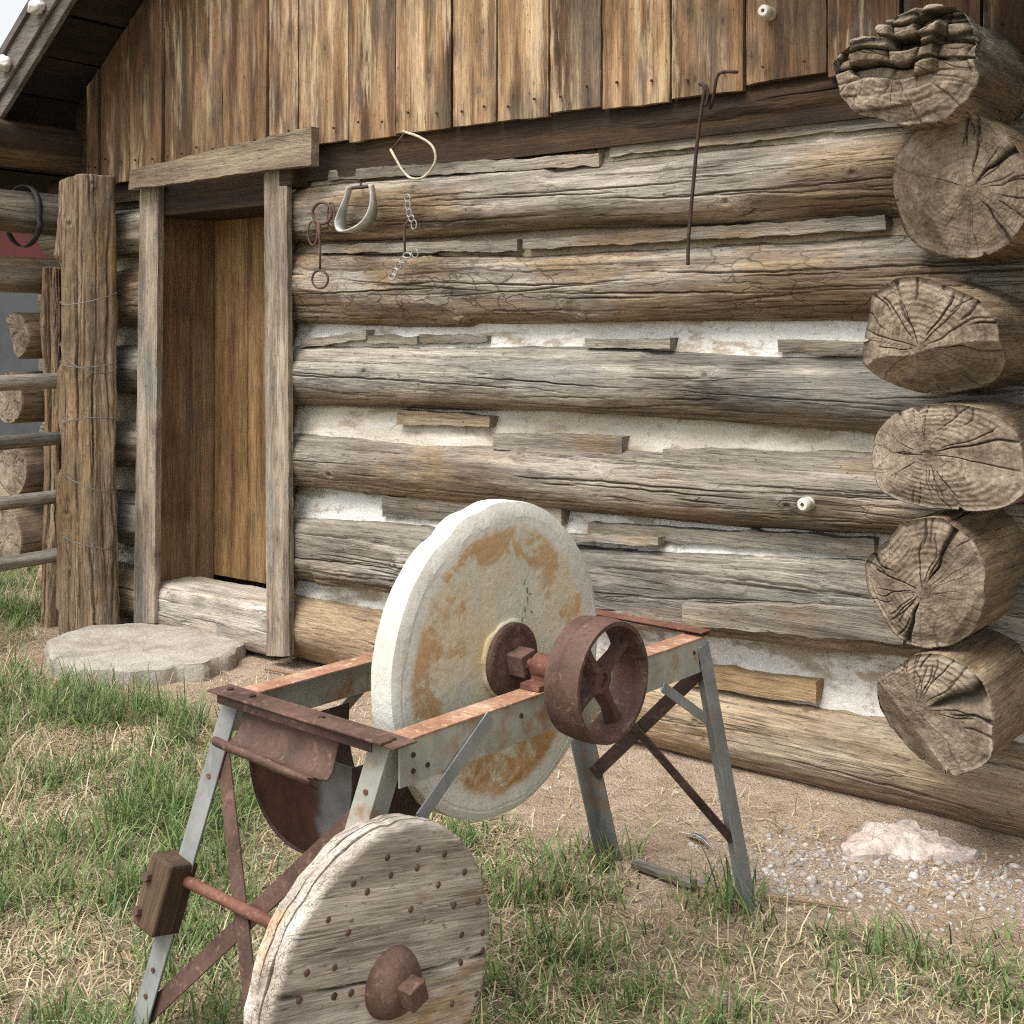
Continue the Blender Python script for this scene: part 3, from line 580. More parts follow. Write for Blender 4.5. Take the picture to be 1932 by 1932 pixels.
for a, b, l_ in ((el, rg, 'grey verge board on the left roof edge'), (er, rg, 'grey verge board on the right roof edge')):
    f = MB(); roof_sheet(f, a, b, -.475, -.445, -.085, .112); o = cab(f.build('fascia_board', M['fascia'], cabin, bevel=.004)); o['label'] = l_
    f = MB(); roof_sheet(f, a, b, -.497, -.477, -.01, .112); o = cab(f.build('fascia_trim', M['fascia'], cabin, bevel=.004))
lt = MB(); roof_sheet(lt, (-1.02, 2.74), (2.4, 2.46), -1.45, -.12, 0, .05); o = cab(lt.build('shade_blocker_roof', M['soffit'], cabin, bevel=.004))  # unseen roof, posts and wall added to shade the upper right corner
for x_ in (.9, 2.2): cab(MB().tube([(x_, -1.15, 0), (x_, -1.15, 2.5)], .07, 16).build('shade_blocker_post', M['post'], cabin, smooth=True, auto=40))
cab(MB().box((1.0, 1.6, 1.28), (3.6, .06, 2.5)).build('shade_blocker_wall', M['log_dark'], cabin))
# corner logs: the side walls, their ends standing out past the front wall
def corner(px, py, Y, ry, rz, seed, mat='end_log', label=None, taper=.97, zoff=0, cuts=(), **k):
    p = P(px, py, Y); L = 1.6
    ar = dict(ncrack=34, caps=(0, 1), crange=(-1.9, 1.9), bias=.2, capcr=30, ncap=60, capdisp=.013, knots=1, rough=.014, cdepth=.02, cwid=.0032, nflat=12, lobe=(.04, 3, seed * 1.0)); ar.update(k)
    o = log_obj('corner_log', M[mat], cabin, [-L, -.5, 0], [0, 0, 0], [zoff, zoff * .3, 0], [ry * .9, ry, ry * taper], [rz * .9, rz, rz * taper], 110, 420, seed,
                place=((p[0], Y, p[2]), (0, 0, R(-90))), label=label, cuts=cuts, **ar)
    return cab(o)
corner(1705, 116, -.50, .225, .155, 201, mat='rotten', label='rotten splintered log end at the top of the right corner', capdisp=.03, capcr=16, rough=.03, cdepth=.04, cwid=.006, ncrack=50, cuts=((.09, .45, .2),), rot=.1, capstep=.055, hsplit=((.28, .010), (-.1, .005), (.62, .007)))
corner(1801, 354, -.39, .242, .205, 215, label='large dark sawn log end with radial cracks, second from the top', rough=.012, bigcr=((.75, .012), (-.9, .007)), cuts=((-.01, .15, .3), (.10, 1.0, .75)))
corner(1752, 636, -.50, .205, .168, 223, label='log end with a dark lower facet, third from the top', cuts=((.05, .10, .30), (.045, -.25, 1.25)), rot=-.15)
corner(1775, 866, -.48, .245, .152, 233, label='log end with a domed top and flat underside, fourth from the top', p=2.4, cuts=((.01, .15, -.05), (.12, .95, -.3)), rot=-.05)
corner(1745, 1092, -.50, .165, .195, 241, label='egg shaped log end leaning right, fifth from the top', rot=-.35, lobe=(.05, 3, .6), bigcr=((-1.9, .010), (1.1, .007)), cuts=((.0, -.25, .10), (.11, -.9, .5)))
corner(1752, 1352, -.50, .19, .172, 251, label='lowest log end with a wide split on its right side', rot=.2, bigcr=((.42, .022),), cuts=((-.01, .1, .15), (.05, .75, .7)))
for k, (py, pr, r_, l_) in enumerate([(268, .95, .125, 'dark log end under the left eave'), (395, .95, .118, 'grey log end that the strap hangs on'), (517, .92, .10, 'grey log end below the strap'), (632, .36, .135, 'short sawn log end at the left corner'),
                                    (752, .40, .145, 'log end behind the upper fence rail'), (890, .38, .15, 'log end behind the middle fence rail'), (1020, .42, .17, 'lowest log end behind the fence')]):
    z = 1.55 + (640 - py) / 2300 * 6.62
    cab(log_obj('corner_log', M['log_dark' if k == 0 else 'end_log' if k > 2 else 'log'], cabin, [-1.6, -.4, pr], 0, 0, [r_, r_ * 1.05, r_ * .95], [r_, r_ * 1.05, r_ * .95], 130, 80, 301 + k * 5, ncrack=18, caps=(0, 1), crange=(-3, 3), bias=0, knots=1, rough=.007,
            place=((-6.25, 0, z), (0, 0, R(-90))), label=l_, cuts=((pr + .02, .5, .3),) if k == 3 else ()))
# far parts of the side walls
for sx in (-6.2, -1.15):
    sw = MB()
    for k in range(7): sw.tube([(sx, 1.62, .3 + k * .345), (sx, 5.1, .3 + k * .345)], .165, 20)
    sw.box((sx, 3.3, 1.35), (.12, 3.5, 2.55)); o = cab(sw.build('side_wall', M['log'], cabin, smooth=True, auto=40)); o['label'] = 'side wall of stacked logs'
# door
cab(MB().box((-4.95, .46, 1.2), (1.4, .05, 2.4)).build('inner_wall', M['log_dark'], cabin))
dY = .33
door_e = [(-5.56, -5.13), (-5.125, -4.92), (-4.915, -4.72), (-4.715, -4.50)]
V_, Q_, S_ = [], [], []; n0 = 0
for i, (a, b) in enumerate(door_e):
    V, Q = plank((a, dY, .25), (b, dY, .25), (b, dY, 2.3), (a, dY, 2.3), .03, res=.03, amp=.002, seed=i + 80, edge=.003); V_.append(V); Q_.append(Q + n0); S_.append(np.full(len(V), i * 7.7)); n0 += len(V)
o = cab(np_mesh('door', np.concatenate(V_), np.concatenate(Q_), mat=M['door'], parent=cabin, attrs=dict(seed=np.concatenate(S_)))); o.data.set_sharp_from_angle(angle=R(35)); o['label'] = 'golden brown plank door set deep in its frame'
for nm, (y0, y1), x_, sd_ in (('jamb_board', (-.05, .226), -5.465, 1), ('jamb_board', (.19, .325), -5.424, 2)):
    b = MB().box((x_, (y0 + y1) / 2, 1.27), (.04, y1 - y0, 2.1)); cab(b.build(nm, M['jamb'], cabin, bevel=.004))
cab(MB().box((-4.46, .12, 1.27), (.04, .28, 2.1)).build('jamb_board', M['jamb'], cabin, bevel=.004))
cab(MB().box((-4.95, .14, 2.25), (1.1, .38, .10)).build('door_header', M['log_dark'], cabin, bevel=.006))
def quadP(x0a, x1a, ya, x0b, x1b, yb, Y): return (P(x0b, yb, Y), P(x1b, yb, Y), P(x1a, ya, Y), P(x0a, ya, Y))
q = quadP(264, 299, 350, 252, 291, 1176, -.09); o = cab(plank_obj('door_post', q, .035, M['post'], cabin, seed=5, res=.02, amp=.004, edge=.006)); o['label'] = 'plank door post on the left of the door'
q = quadP(498, 541, 306, 503, 546, 1238, -.115); o = cab(plank_obj('door_post', q, .03, M['post'], cabin, seed=8, res=.02, amp=.004, edge=.006)); o['label'] = 'pale spotted door post on the right of the door'
q = (P(242, 357, -.16), P(586, 310, -.16), P(587, 238, -.16), P(245, 321, -.16)); o = cab(plank_obj('lintel', q, .05, M['lintel'], cabin, seed=12, res=.02, amp=.004, edge=.008))
cab(MB().box((-4.335, -.06, 2.37), (.09, .12, .2)).build('lintel_block', M['log_dark'], cabin, bevel=.01))
V, Q, T, A = log_geom([-5.44, -4.50], .10, .135, .17, .125, 120, 120, 77, p=7, rough=.008, ncrack=20, caps=(0, 0), knots=0); cab(np_mesh('sill_log', V, Q, T, M['sill'], cabin, True, A))['label'] = 'pale squared sill log under the door'

# ================================================================== step stone, rock, gravel
def mat_rock(name, a, b, c3, sc=6):
    t = NT(name); c = t.coord(); n = t.noise(c, sc, 7, .65, .4); g = t.noise(c, 60, 5, .7)
    col = t.ramp(n, [(.3, a), (.5, b), (.7, c3)]); col = t.mix(.5, col, t.ramp(g, [(.3, (.65, .64, .62)), (.65, (1.2, 1.2, 1.2))]), 'MULTIPLY'); return t.done(col, .88, t.bump(t.math('ADD', n, g), .008), spec=.2)
M['slab'] = mat_rock('grey_flagstone', (.24, .21, .175), (.36, .325, .28), (.45, .42, .375))
M['pinkrock'] = mat_rock('pink_quartz_rock', (.43, .335, .29), (.53, .455, .41), (.62, .565, .53), 9)
def slab_stone(name, outline, z0, z1, mat, seed, label, cat, dome=0, lean=.04):
    o = np.array(outline); c = o.mean(0); n = 120
    ang = np.arctan2(o[:, 1] - c[1], o[:, 0] - c[0]); k = np.argsort(ang); r = np.hypot(*(o - c).T)[k]; ang = ang[k]
    A = np.linspace(-np.pi, np.pi, n, endpoint=False); RR = np.interp(A, np.r_[ang[-1] - 2 * np.pi, ang, ang[0] + 2 * np.pi], np.r_[r[-1], r, r[0]])
    RR = RR * (1 + .07 * vn(np.stack([np.cos(A) * 5, np.sin(A) * 5, 0 * A], -1), seed) + .010 * vn(np.stack([np.cos(A) * 16, np.sin(A) * 16, 0 * A], -1), seed))
    prof = [(f, z1) for f in np.linspace(.02, .97, 40)] + [(1.0, z1 - .004), (1 + lean * .5, (z0 + z1) / 2 + .02), (1 + lean, (z0 + z1) / 2 - .01), (1 + lean, z0 - .05)]
    V = np.array([[(f * RR[i] * math.cos(A[i]), f * RR[i] * math.sin(A[i]), z + dome * (1 - f * f) * (f <= 1)) for f, z in prof] for i in range(n)])
    top = fbm(V * [9, 9, 2], seed + 3, 4); V[..., 2] += .008 * top + .002 * vn(V * 70, seed) + .03 * dome / max(dome, 1e-6) * fbm(V * 16, seed + 5, 4) * (dome > 0); V[..., :2] *= 1 + .03 * fbm(V * [6, 6, 60], seed + 6, 4)[..., None] * (np.array([f > .98 for f, _ in prof])[None, :, None])
    m = len(prof); i = np.arange(n)[:, None]; j = np.arange(m - 1)[None]; Q = np.stack(np.broadcast_arrays(i * m + j, i * m + j + 1, (i + 1) % n * m + j + 1, (i + 1) % n * m + j), -1).reshape(-1, 4)
    Vf = V.reshape(-1, 3); T = np.array([[q * m, len(Vf), ((q + 1) % n) * m] for q in range(n)]); Vf = np.r_[Vf, [[0, 0, Vf[::m, 2].mean()]]]
    ob = np_mesh(name, Vf, Q[:, ::-1], T[:, ::-1], mat); ob.location = (c[0], c[1], 0); ob.data.set_sharp_from_angle(angle=R(28)); return tag(ob, label, cat)
sp = [G(x, y, .085)[:2] for x, y in [(92, 1215), (118, 1182), (200, 1170), (320, 1172), (400, 1186), (452, 1206), (420, 1228), (330, 1246), (240, 1254), (150, 1246), (105, 1234)]]
slab_stone('step_stone', sp, 0, .066, M['slab'], 4, 'flat grey stone slab lying as a step before the door', 'stone slab')
rk = [G(x, y, .02)[:2] for x, y in [(1592, 1600), (1612, 1568), (1660, 1548), (1720, 1548), (1770, 1575), (1850, 1592), (1840, 1608), (1760, 1606), (1680, 1604), (1620, 1612)]]
slab_stone('ground_rock', rk, -.02, .005, M['pinkrock'], 9, 'pale pink rock half buried in the dirt below the corner logs', 'rock', dome=.026, lean=.05)
rng = np.random.default_rng(5)
def pebbles():
    base = np.array([(1, 0, 0), (-1, 0, 0), (0, 1, 0), (0, -1, 0), (0, 0, 1), (0, 0, -1)], float); tri = np.array([(0, 2, 4), (2, 1, 4), (1, 3, 4), (3, 0, 4), (2, 0, 5), (1, 2, 5), (3, 1, 5), (0, 3, 5)])
    nv = list(base); nt_ = []; mid = {}
    def md(a, b):
        k = (min(a, b), max(a, b))
        if k not in mid: v = nv[a] + nv[b]; nv.append(v / np.linalg.norm(v)); mid[k] = len(nv) - 1
        return mid[k]
    for a, b, c in tri:
        ab, bc, ca = md(a, b), md(b, c), md(c, a); nt_ += [(a, ab, ca), (ab, b, bc), (ca, bc, c), (ab, bc, ca)]
    B = np.array(nv); T = np.array(nt_)
    n = 4300; cx = np.empty((n, 2)); a_ = int(n * .45)
    c0 = np.array([G(x, y)[:2] for x, y in [(1440, 1660), (1560, 1650), (1700, 1630), (1880, 1650), (1540, 1610), (1900, 1690), (1640, 1680)]])
    cx[:a_] = c0[rng.integers(0, len(c0), a_)] + rng.normal(0, .11, (a_, 2)) * [1.2, .8]
    cx[a_:] = np.stack([rng.uniform(-6, -.4, n - a_), rng.uniform(-1.3, -.1, n - a_)], -1)
    size = np.where(np.arange(n) < a_, rng.lognormal(-5.45, .6, n), rng.lognormal(-5.95, .55, n)); size = np.minimum(size, .015)
    sc = size[:, None] * rng.uniform(.55, 1.2, (n, 3)) * [1, 1, .75]; ro = rng.uniform(0, 6.28, n)
    V = B[None] * sc[:, None] * (1 + .22 * vn(B[None] * 1.7 + rng.uniform(0, 90, (n, 1, 3)), 3)[..., None])
    c, s = np.cos(ro)[:, None], np.sin(ro)[:, None]; V = np.stack([V[..., 0] * c - V[..., 1] * s, V[..., 0] * s + V[..., 1] * c, V[..., 2]], -1)
    V[..., 0] += cx[:, :1]; V[..., 1] += cx[:, 1:]; V[..., 2] += ground_h(cx[:, 0], cx[:, 1])[:, None] + size[:, None] * .05
    pal = np.array([(.55, .50, .45), (.38, .35, .325), (.66, .62, .58), (.30, .27, .25), (.5, .40, .33), (.44, .42, .395)]); cc = pal[rng.integers(0, len(pal), n)] * rng.uniform(.55, .95, (n, 1))
    C = np.concatenate([np.repeat(cc[:, None], len(B), 1), np.ones((n, len(B), 1))], -1).reshape(-1, 4)
    F = (T[None] + (np.arange(n) * len(B))[:, None, None]).reshape(-1, 3)
    return V.reshape(-1, 3), F, C
t = NT('gravel'); col = t.attr('tint', 'Color'); t.done(t.mix(t.rng(t.noise(t.coord(), 150, 3), .3, .7, 0, .4), col, (.25, .22, .2)), .8); M['gravel'] = t.m
V, F, C = pebbles(); tag(np_mesh('gravel', V, None, F, M['gravel'], cols=C), kind='stuff')

# ================================================================== grass and straw
def blades(n, reg, dens, lmin, lmax, wid, lean, pal, seed, flat=False, clump=0):
    rg_ = np.random.default_rng(seed)
    x = rg_.uniform(reg[0], reg[1], n * 7); y = rg_.uniform(reg[2], reg[3], n * 7)
    if clump:
        k = rg_.integers(0, len(x), len(x)); cidx = rg_.integers(0, clump, len(x)); gxx, gyy = rg_.uniform(reg[0], reg[1], clump), rg_.uniform(reg[2], reg[3], clump); rad = np.abs(rg_.normal(0, .035, len(x)))
        an = rg_.uniform(0, 6.28, len(x)); x = gxx[cidx] + rad * np.cos(an); y = gyy[cidx] + rad * np.sin(an)
    d = dens(x, y); keep = rg_.uniform(0, 1, len(x)) < d
    # only what the camera's surroundings can show
    q = np.stack([x, y - CAMY], -1); dep = q @ fwd[:2]; lat = q @ rgt[:2]; keep &= ((x < -6.2) | (y < -.25)) & (dep > 2.0) & (np.abs(lat / np.maximum(dep, .1)) < .56)
    x, y = x[keep][:n], y[keep][:n]; n = len(x)
    L = rg_.uniform(lmin, lmax, n) * np.interp(x, [-4.2, -2.4, -1.2], [1.1, .85, .62]) * (.7 + .6 * np.clip(fbm(np.stack([x, y, 0 * x], -1) * 2.3, seed, 2) + .5, 0, 1)); az = rg_.uniform(0, 6.28, n); ln = rg_.uniform(*lean, n); wd = wid * rg_.uniform(.6, 1.3, n)
    dirx, diry = np.cos(az), np.sin(az); px, py = -diry, dirx; z0 = ground_h(x, y) - .004
    lv = [0, .35, .7, 1]; V = np.empty((n, 7, 3)); bend = ln
    for i, f in enumerate(lv):
        if flat: ox = L * f; oz = .004 + .02 * np.sin(np.pi * f) * rg_.uniform(0, 1, n) + rg_.uniform(0, .012, n); sx_ = .25 * L * f * f * (bend - .5)
        else: ox = L * f * np.sin(bend * (.25 + .75 * f)); oz = L * f * np.cos(bend * (.15 + .85 * f)); sx_ = 0 * L
        cx_, cy_ = x + dirx * ox + px * sx_, y + diry * ox + py * sx_; cz_ = z0 + oz; w_ = wd * (1 - .75 * f) * .5
        if i < 3:
            V[:, i * 2] = np.stack([cx_ - px * w_, cy_ - py * w_, cz_], -1); V[:, i * 2 + 1] = np.stack([cx_ + px * w_, cy_ + py * w_, cz_], -1)
        else: V[:, 6] = np.stack([cx_, cy_, cz_], -1)
    T = np.array([(0, 1, 3), (0, 3, 2), (2, 3, 5), (2, 5, 4), (4, 5, 6)]); F = (T[None] + (np.arange(n) * 7)[:, None, None]).reshape(-1, 3)
    pal = np.array(pal); cc = pal[rg_.integers(0, len(pal), n)] * rg_.uniform(.65, 1.3, (n, 1))
    C = np.concatenate([np.repeat(cc[:, None], 7, 1), np.ones((n, 7, 1))], -1).reshape(-1, 4)
    return V.reshape(-1, 3), F, C
GREEN = [(.12, .20, .055), (.15, .225, .07), (.085, .15, .045), (.19, .26, .085), (.14, .205, .085), (.24, .27, .11)]
STRAW = [(.52, .42, .26), (.45, .35, .20), (.62, .53, .36), (.36, .27, .16), (.48, .42, .28), (.56, .50, .36)]
def dgreen(x, y):
    p = np.stack([x, y, 0 * x], -1); c = np.clip(fbm(p * 2.2, 71, 3) * 1.7 + .42 + np.interp(x, [-5, -3, -1.5], [.22, .10, .10]), .03, 1)
    return np.clip(lawn(x, y), 0, 1) * c
def dstraw(x, y):
    return np.clip(lawn(x, y) * .9 + .10 * (y < -.12), 0, 1)
parts_ = [blades(24000, (-10, .5, -3.6, 2.0), dgreen, .05, .125, .0054, (.2, 1.3), GREEN, 1),
          blades(27000, (-10, .5, -3.6, 2.0), dgreen, .08, .185, .006, (.3, 1.4), GREEN, 2, clump=4600),
          blades(10000, (-10, .5, -3.6, 2.0), dstraw, .06, .16, .005, (.4, 1.45), STRAW, 3),
          blades(52000, (-10, .5, -3.6, 2.0), dstraw, .04, .13, .004, (0, 1), STRAW, 4, True)]
FEET = [MO[:2] + np.array([math.cos(MR) * a - math.sin(MR) * b, math.sin(MR) * a + math.cos(MR) * b]) for a, b in ((.30, .735), (-.15, .735), (.08, -.756), (-.385, -.756), (-.1, .5), (.1, .25))]
def dfeet(x, y):
    return np.clip(sum(np.exp(-((x - f[0] + .03) ** 2 + (y - f[1] + .05) ** 2) / .09 ** 2) for f in FEET), 0, 1)
fx0, fx1, fy0, fy1 = min(f[0] for f in FEET) - .2, max(f[0] for f in FEET) + .2, min(f[1] for f in FEET) - .2, max(f[1] for f in FEET) + .2
parts_.insert(2, blades(1500, (fx0, fx1, fy0, fy1), dfeet, .08, .20, .0065, (.2, 1.3), GREEN, 8)); parts_.append(blades(700, (fx0, fx1, fy0, fy1), dfeet, .06, .16, .005, (.4, 1.4), STRAW, 9))
t = NT('grass_blade'); col = t.attr('tint', 'Color'); t.done(col, .55, spec=.3)
tr = t.n('ShaderNodeBsdfTranslucent'); t.put(tr.inputs['Color'], col); mx = t.n('ShaderNodeMixShader'); mx.inputs[0].default_value = .28
t.t.links.new(t.b.outputs[0], mx.inputs[1]); t.t.links.new(tr.outputs[0], mx.inputs[2]); t.t.links.new(mx.outputs[0], t.t.nodes['Material Output'].inputs['Surface']); M['grass'] = t.m
for nm, sel in (('grass', parts_[:3]), ('dead_grass', parts_[3:])):
    o_ = 0; VV, FF, CC = [], [], []
    for V, F, C in sel: VV.append(V); FF.append(F + o_); CC.append(C); o_ += len(V)
    tag(np_mesh(nm, np.concatenate(VV), None, np.concatenate(FF), M['grass'], cols=np.concatenate(CC)), kind='stuff')

# ================================================================== the grindstone
gs = thing('grindstone', MO, 'old grindstone on a rusty angle iron stand with pulley and wooden flywheel', 'grindstone', MR)
W2, L2, ZT = .27, .566, .76
SN, SF = .19, .17                      # how far the near and far legs splay
for s, l_ in ((1, 'right rail with rust washed top'), (-1, 'left rail behind the stone wheel')):
    a, b = (s * W2, -L2 + .005, ZT), (s * W2, L2, ZT)
    mb = MB().angle(a, b, (0, 0, -1), (-s, 0, 0), .088, .004, .004)
    r_ = MB().box((s * (W2 - .0025), 0, ZT - .044), (.005, 2 * L2, .088)).build('rail', M['galv_pale'], gs, bevel=.0015); r_['label'] = l_
    MB().box((s * (W2 - .028), 0, ZT + .0022), (.060, 2 * L2, .0044)).build('rail_flange', M['rust_pale'], r_, bevel=.0012)
    for y, z in ((-.53, -.03), (-.49, -.06), (-.53, -.062), (.50, -.03), (.53, -.06), (-.2, -.03), (.1, -.05)):
        MB().tube([(s * (W2 - .001), y, ZT + z), (s * (W2 + .003), y, ZT + z)], .0055, 8).build('rivet', M['rust_dark'], r_)
LEGX = {(1, 1): (.215, .08), (-1, 1): (-.268, -.385), (1, 0): (.247, .302), (-1, 0): (-.225, -.148)}      # the old stand is racked: top and foot of each leg
def leg_pt(sx, near, t_):              # along the leg from its top (0) to its foot (1)
    a, b = LEGX[(sx, near)]; return (a + (b - a) * t_, (-L2 - SN * t_) if near else (L2 + SF * t_), (ZT - .01) * (1 - t_) - .03 * t_)
legs = {}
for sx in (1, -1):
    for near in (1, 0):
        a, b = [(q[0] + sx * .028, q[1], q[2]) for q in (leg_pt(sx, near, .0), leg_pt(sx, near, 1.03))]
        mb = MB(); y_ = 1 if near else -1
        mb.angle(a, b, (-sx, 0, 0), (0, y_, 0), .056, .05, .005)
        m_ = {(1, 1): 'galv_pale', (-1, 1): 'galv', (1, 0): 'galv', (-1, 0): 'galv_dark'}[(sx, near)]
        o = mb.build('leg', M[m_], gs, bevel=.0012); o['label'] = {(1, 1): 'near right leg, chalky pale steel', (-1, 1): 'near left leg carrying the wooden block', (1, 0): 'far right leg, bluish galvanised steel', (-1, 0): 'far left leg, dull dark steel'}[(sx, near)]
        for t_ in (.12, .22, .75, .82):
            p = leg_pt(sx, near, t_); n = -1 if near else 1
            MB().tube([(p[0], p[1], p[2]), (p[0], p[1] + n * .004, p[2])], .0055, 8).build('rivet', M['rust_red'], o)
# cross bars
o = MB().box((.0, -L2 - .012, ZT + .0068), (.60, .062, .0046)).build('crossbar', M['rust'], gs, bevel=.0012); o['label'] = 'flat maroon crossbar at the near end'
for x_ in (-.26, -.18, .05, .26):
    MB().tube([(x_, -L2 - .01, ZT + .008), (x_, -L2 - .01, ZT + .0135)], .0075, 8).build('bolt', M['rust_dark'], o, bevel=.001)
MB().box((.165, -L2 - .035, ZT + .0118), (.21, .03, .0046)).build('crossbar_patch', M['rust'], o, bevel=.001)
MB().box((-.02, -L2 - .0365, ZT - .006), (.50, .004, .020)).build('crossbar_lip', M['rust_dark'], o, bevel=.001)
o = MB().angle((-.27, L2 + .01, ZT + .018), (.275, L2 + .01, ZT + .018), (0, -1, 0), (0, 0, -1), .045, .02, .004).build('crossbar', M['rust_red'], gs, bevel=.001); o['label'] = 'red rusted crossbar at the far end'
# X braces
def brace(p, q, y, w_=.04, l_=None, m='rust'):
    o = MB().bar(p, q, w_, .005, y).build('brace_bar', M[m], gs, bevel=.001)
    if l_: o['label'] = l_
def off(p, d): return (p[0], p[1] + d, p[2])
nn = Vector((0, -(ZT), SN)).normalized(); nf = Vector((0, ZT, SF)).normalized()
brace(off(leg_pt(-1, 1, .13), .010), off(leg_pt(1, 1, .98), .010), nn, .042, 'brace falling from the near left leg')
brace(off(leg_pt(1, 1, .16), .018), off(leg_pt(-1, 1, .88), .018), nn, .042, 'brace rising to the near right leg')
brace(off(leg_pt(1, 0, .10), -.010), off(leg_pt(-1, 0, .62), -.010), nf, .038, 'far brace rising to the right', 'rust_dark')
brace(off(leg_pt(-1, 0, .12), -.017), off(leg_pt(1, 0, .72), -.017), nf, .030, 'far brace falling to the right', 'rust_dark')
# corner straps
def strap(p0, p1, x_, w_=.03, m='galv', l_=None):
    a, b = LP(*p0, 0, x_), LP(*p1, 0, x_); o = MB().bar(a, b, w_, .004, (1, 0, 0)).build('corner_strap', M[m], gs, bevel=.001)
    if l_: o['label'] = l_
strap((925, 1352), (792, 1545), W2 + .004, .032, 'galv', 'grey strap across the right rail')
strap((1250, 1296), (1332, 1356), W2 + .004, .026, 'galv', 'short strap at the far right leg')
strap((690, 1290), (520, 1480), -W2 - .004, .03, 'galv_dark', 'strap below the left rail')
# the stone itself
AY, AZ = -.078, .805
SX0, SX1, SR = .046, .124, .366
rn = np.random.default_rng(8)
def stone():
    n = 320; a = np.linspace(0, 2 * np.pi, n, endpoint=False)
    wob = .003 * vn(np.stack([np.cos(a) * 1.6, np.sin(a) * 1.6, 0 * a], -1), 3) + .0009 * vn(np.stack([np.cos(a) * 9, np.sin(a) * 9, 0 * a], -1), 5)
    dent = np.exp(-((a - 2.12) / .10) ** 2) * .010 + np.exp(-((a - 1.80) / .12) ** 2) * .006
    bev = .022 + .020 * np.clip(np.sin(a - .15), 0, 1) + .005 * vn(np.stack([np.cos(a) * 4, np.sin(a) * 4, 0 * a], -1), 9)
    bx_ = .007 + .007 * np.clip(np.sin(a), 0, 1) + .002 * vn(np.stack([np.cos(a) * 3, np.sin(a) * 3, 0 * a + 4], -1), 10)
    rows_ = []
    RA = SR + wob - dent
    for x_, r_ in [(SX0, .02), (SX0, .15), (SX0, .28), (SX0, 'e3'), (SX0 + .004, 'e1'), (SX0 + .012, 'e'), (SX0 + .03, 'e'), (SX1 - .035, 'e'), (SX1 - .02, 'e')] :
        r__ = {'e': RA, 'e1': RA - .006, 'e3': RA - .014}.get(r_, None) if isinstance(r_, str) else np.full(n, r_)
        rows_.append((np.full(n, x_), r__))
    rows_.append((SX1 - bx_, RA - .002)); rows_.append((SX1 - bx_ * .45, RA - bev * .45)); rows_.append((SX1 - bx_ * .1, RA - bev * .9)); rows_.append((np.full(n, SX1) - .0015, RA - bev * 1.15)); rows_.append((np.full(n, SX1) - .0, RA - bev * 1.35))
    for f in np.linspace(.9, .04, 40): rows_.append((np.full(n, SX1), (RA - bev * 1.35) * f))
    X = np.stack([r[0] for r in rows_]); RR = np.stack([r[1] for r in rows_]); Yc = RR * np.cos(a)[None]; Zc = RR * np.sin(a)[None]
    p = np.stack([X, Yc, Zc], -1); X = X + .0012 * fbm(p * 22, 12, 4) * (X > SX1 - .02) + .0004 * fbm(p * 90, 13, 2)
    V = np.stack([X, Yc, Zc], -1).reshape(-1, 3); m = len(rows_); Q = grid_faces(m, n, True)
    c = len(V); V = np.r_[V, [[SX1, 0, 0], [SX0, 0, 0]]]; T = [[(m - 1) * n + j, (m - 1) * n + (j + 1) % n, c] for j in range(n)] + [[(j + 1) % n, j, c + 1] for j in range(n)]
    return V, Q, np.array(T)
t = NT('sandstone'); c = t.coord(); sx = t.n('ShaderNodeSeparateXYZ'); t.put(sx.inputs[0], c)
rad = t.vm('LENGTH', t.map(c, (0, 1, 1)), (0, 0, 0)); face = t.math('MULTIPLY', t.rng(sx.outputs[0], SX1 - .006, SX1 - .002), t.rng(t.math('ADD', rad, t.math('MULTIPLY', t.math('SUBTRACT', t.noise(c, 6, 4), .5), .07)), .292, .318, 1, 0))
fine_ = t.noise(c, 75, 5, .7); big = t.noise(c, 5.5, 5, .6, .3); streak_ = t.noise(t.map(c, (1, 8, 3)), 2.2, 6, .65)
rim = t.mix(t.rng(t.noise(c, 4, 5, .6), .4, .65), (.66, .645, .58), (.54, .52, .455))
cream = t.ramp(t.math('ADD', t.math('MULTIPLY', big, .6), t.math('MULTIPLY', streak_, .4)), [(.3, (.47, .47, .425)), (.48, (.57, .54, .43)), (.62, (.62, .555, .41))])
band = t.math('MULTIPLY', t.rng(rad, .12, .26), 1.0)
st1 = t.rng(t.math('ADD', t.noise(c, 8.5, 7, .68, .6), t.math('MULTIPLY', band, .14)), .585, .67); cream = t.mix(t.math('MULTIPLY', st1, .8), cream, (.44, .25, .10)); cream = t.mix(t.math('MULTIPLY', t.rng(t.noise(c, 3.2, 5, .6), .46, .6), .3), cream, (.57, .44, .25))
low = t.math('MULTIPLY', t.rng(sx.outputs[2], -.30, -.10, 1, 0), t.rng(t.noise(c, 7, 7, .65, .4), .42, .54)); cream = t.mix(t.math('MULTIPLY', low, .9), cream, (.33, .155, .05))
cream = t.mix(t.math('MULTIPLY', t.rng(rad, .09, .14, 1, 0), t.rng(t.noise(c, 9, 4), .46, .6, 0, .55)), cream, (.56, .43, .2))
col = t.mix(face, rim, cream); col = t.mix(.45, col, t.ramp(fine_, [(.32, (.66, .65, .63)), (.5, (1, 1, 1)), (.68, (1.16, 1.16, 1.16))]), 'MULTIPLY')
M['stone'] = t.done(col, .85, t.bump(t.math('ADD', fine_, t.math('MULTIPLY', big, 1.0)), .0022), spec=.2)
V, Q, T = stone(); st = np_mesh('stone_wheel', V, Q, T, M['stone'], gs); st.location = (0, AY, AZ); st['label'] = 'big cream sandstone wheel stained with orange rust'; st.data.set_sharp_from_angle(angle=R(16))
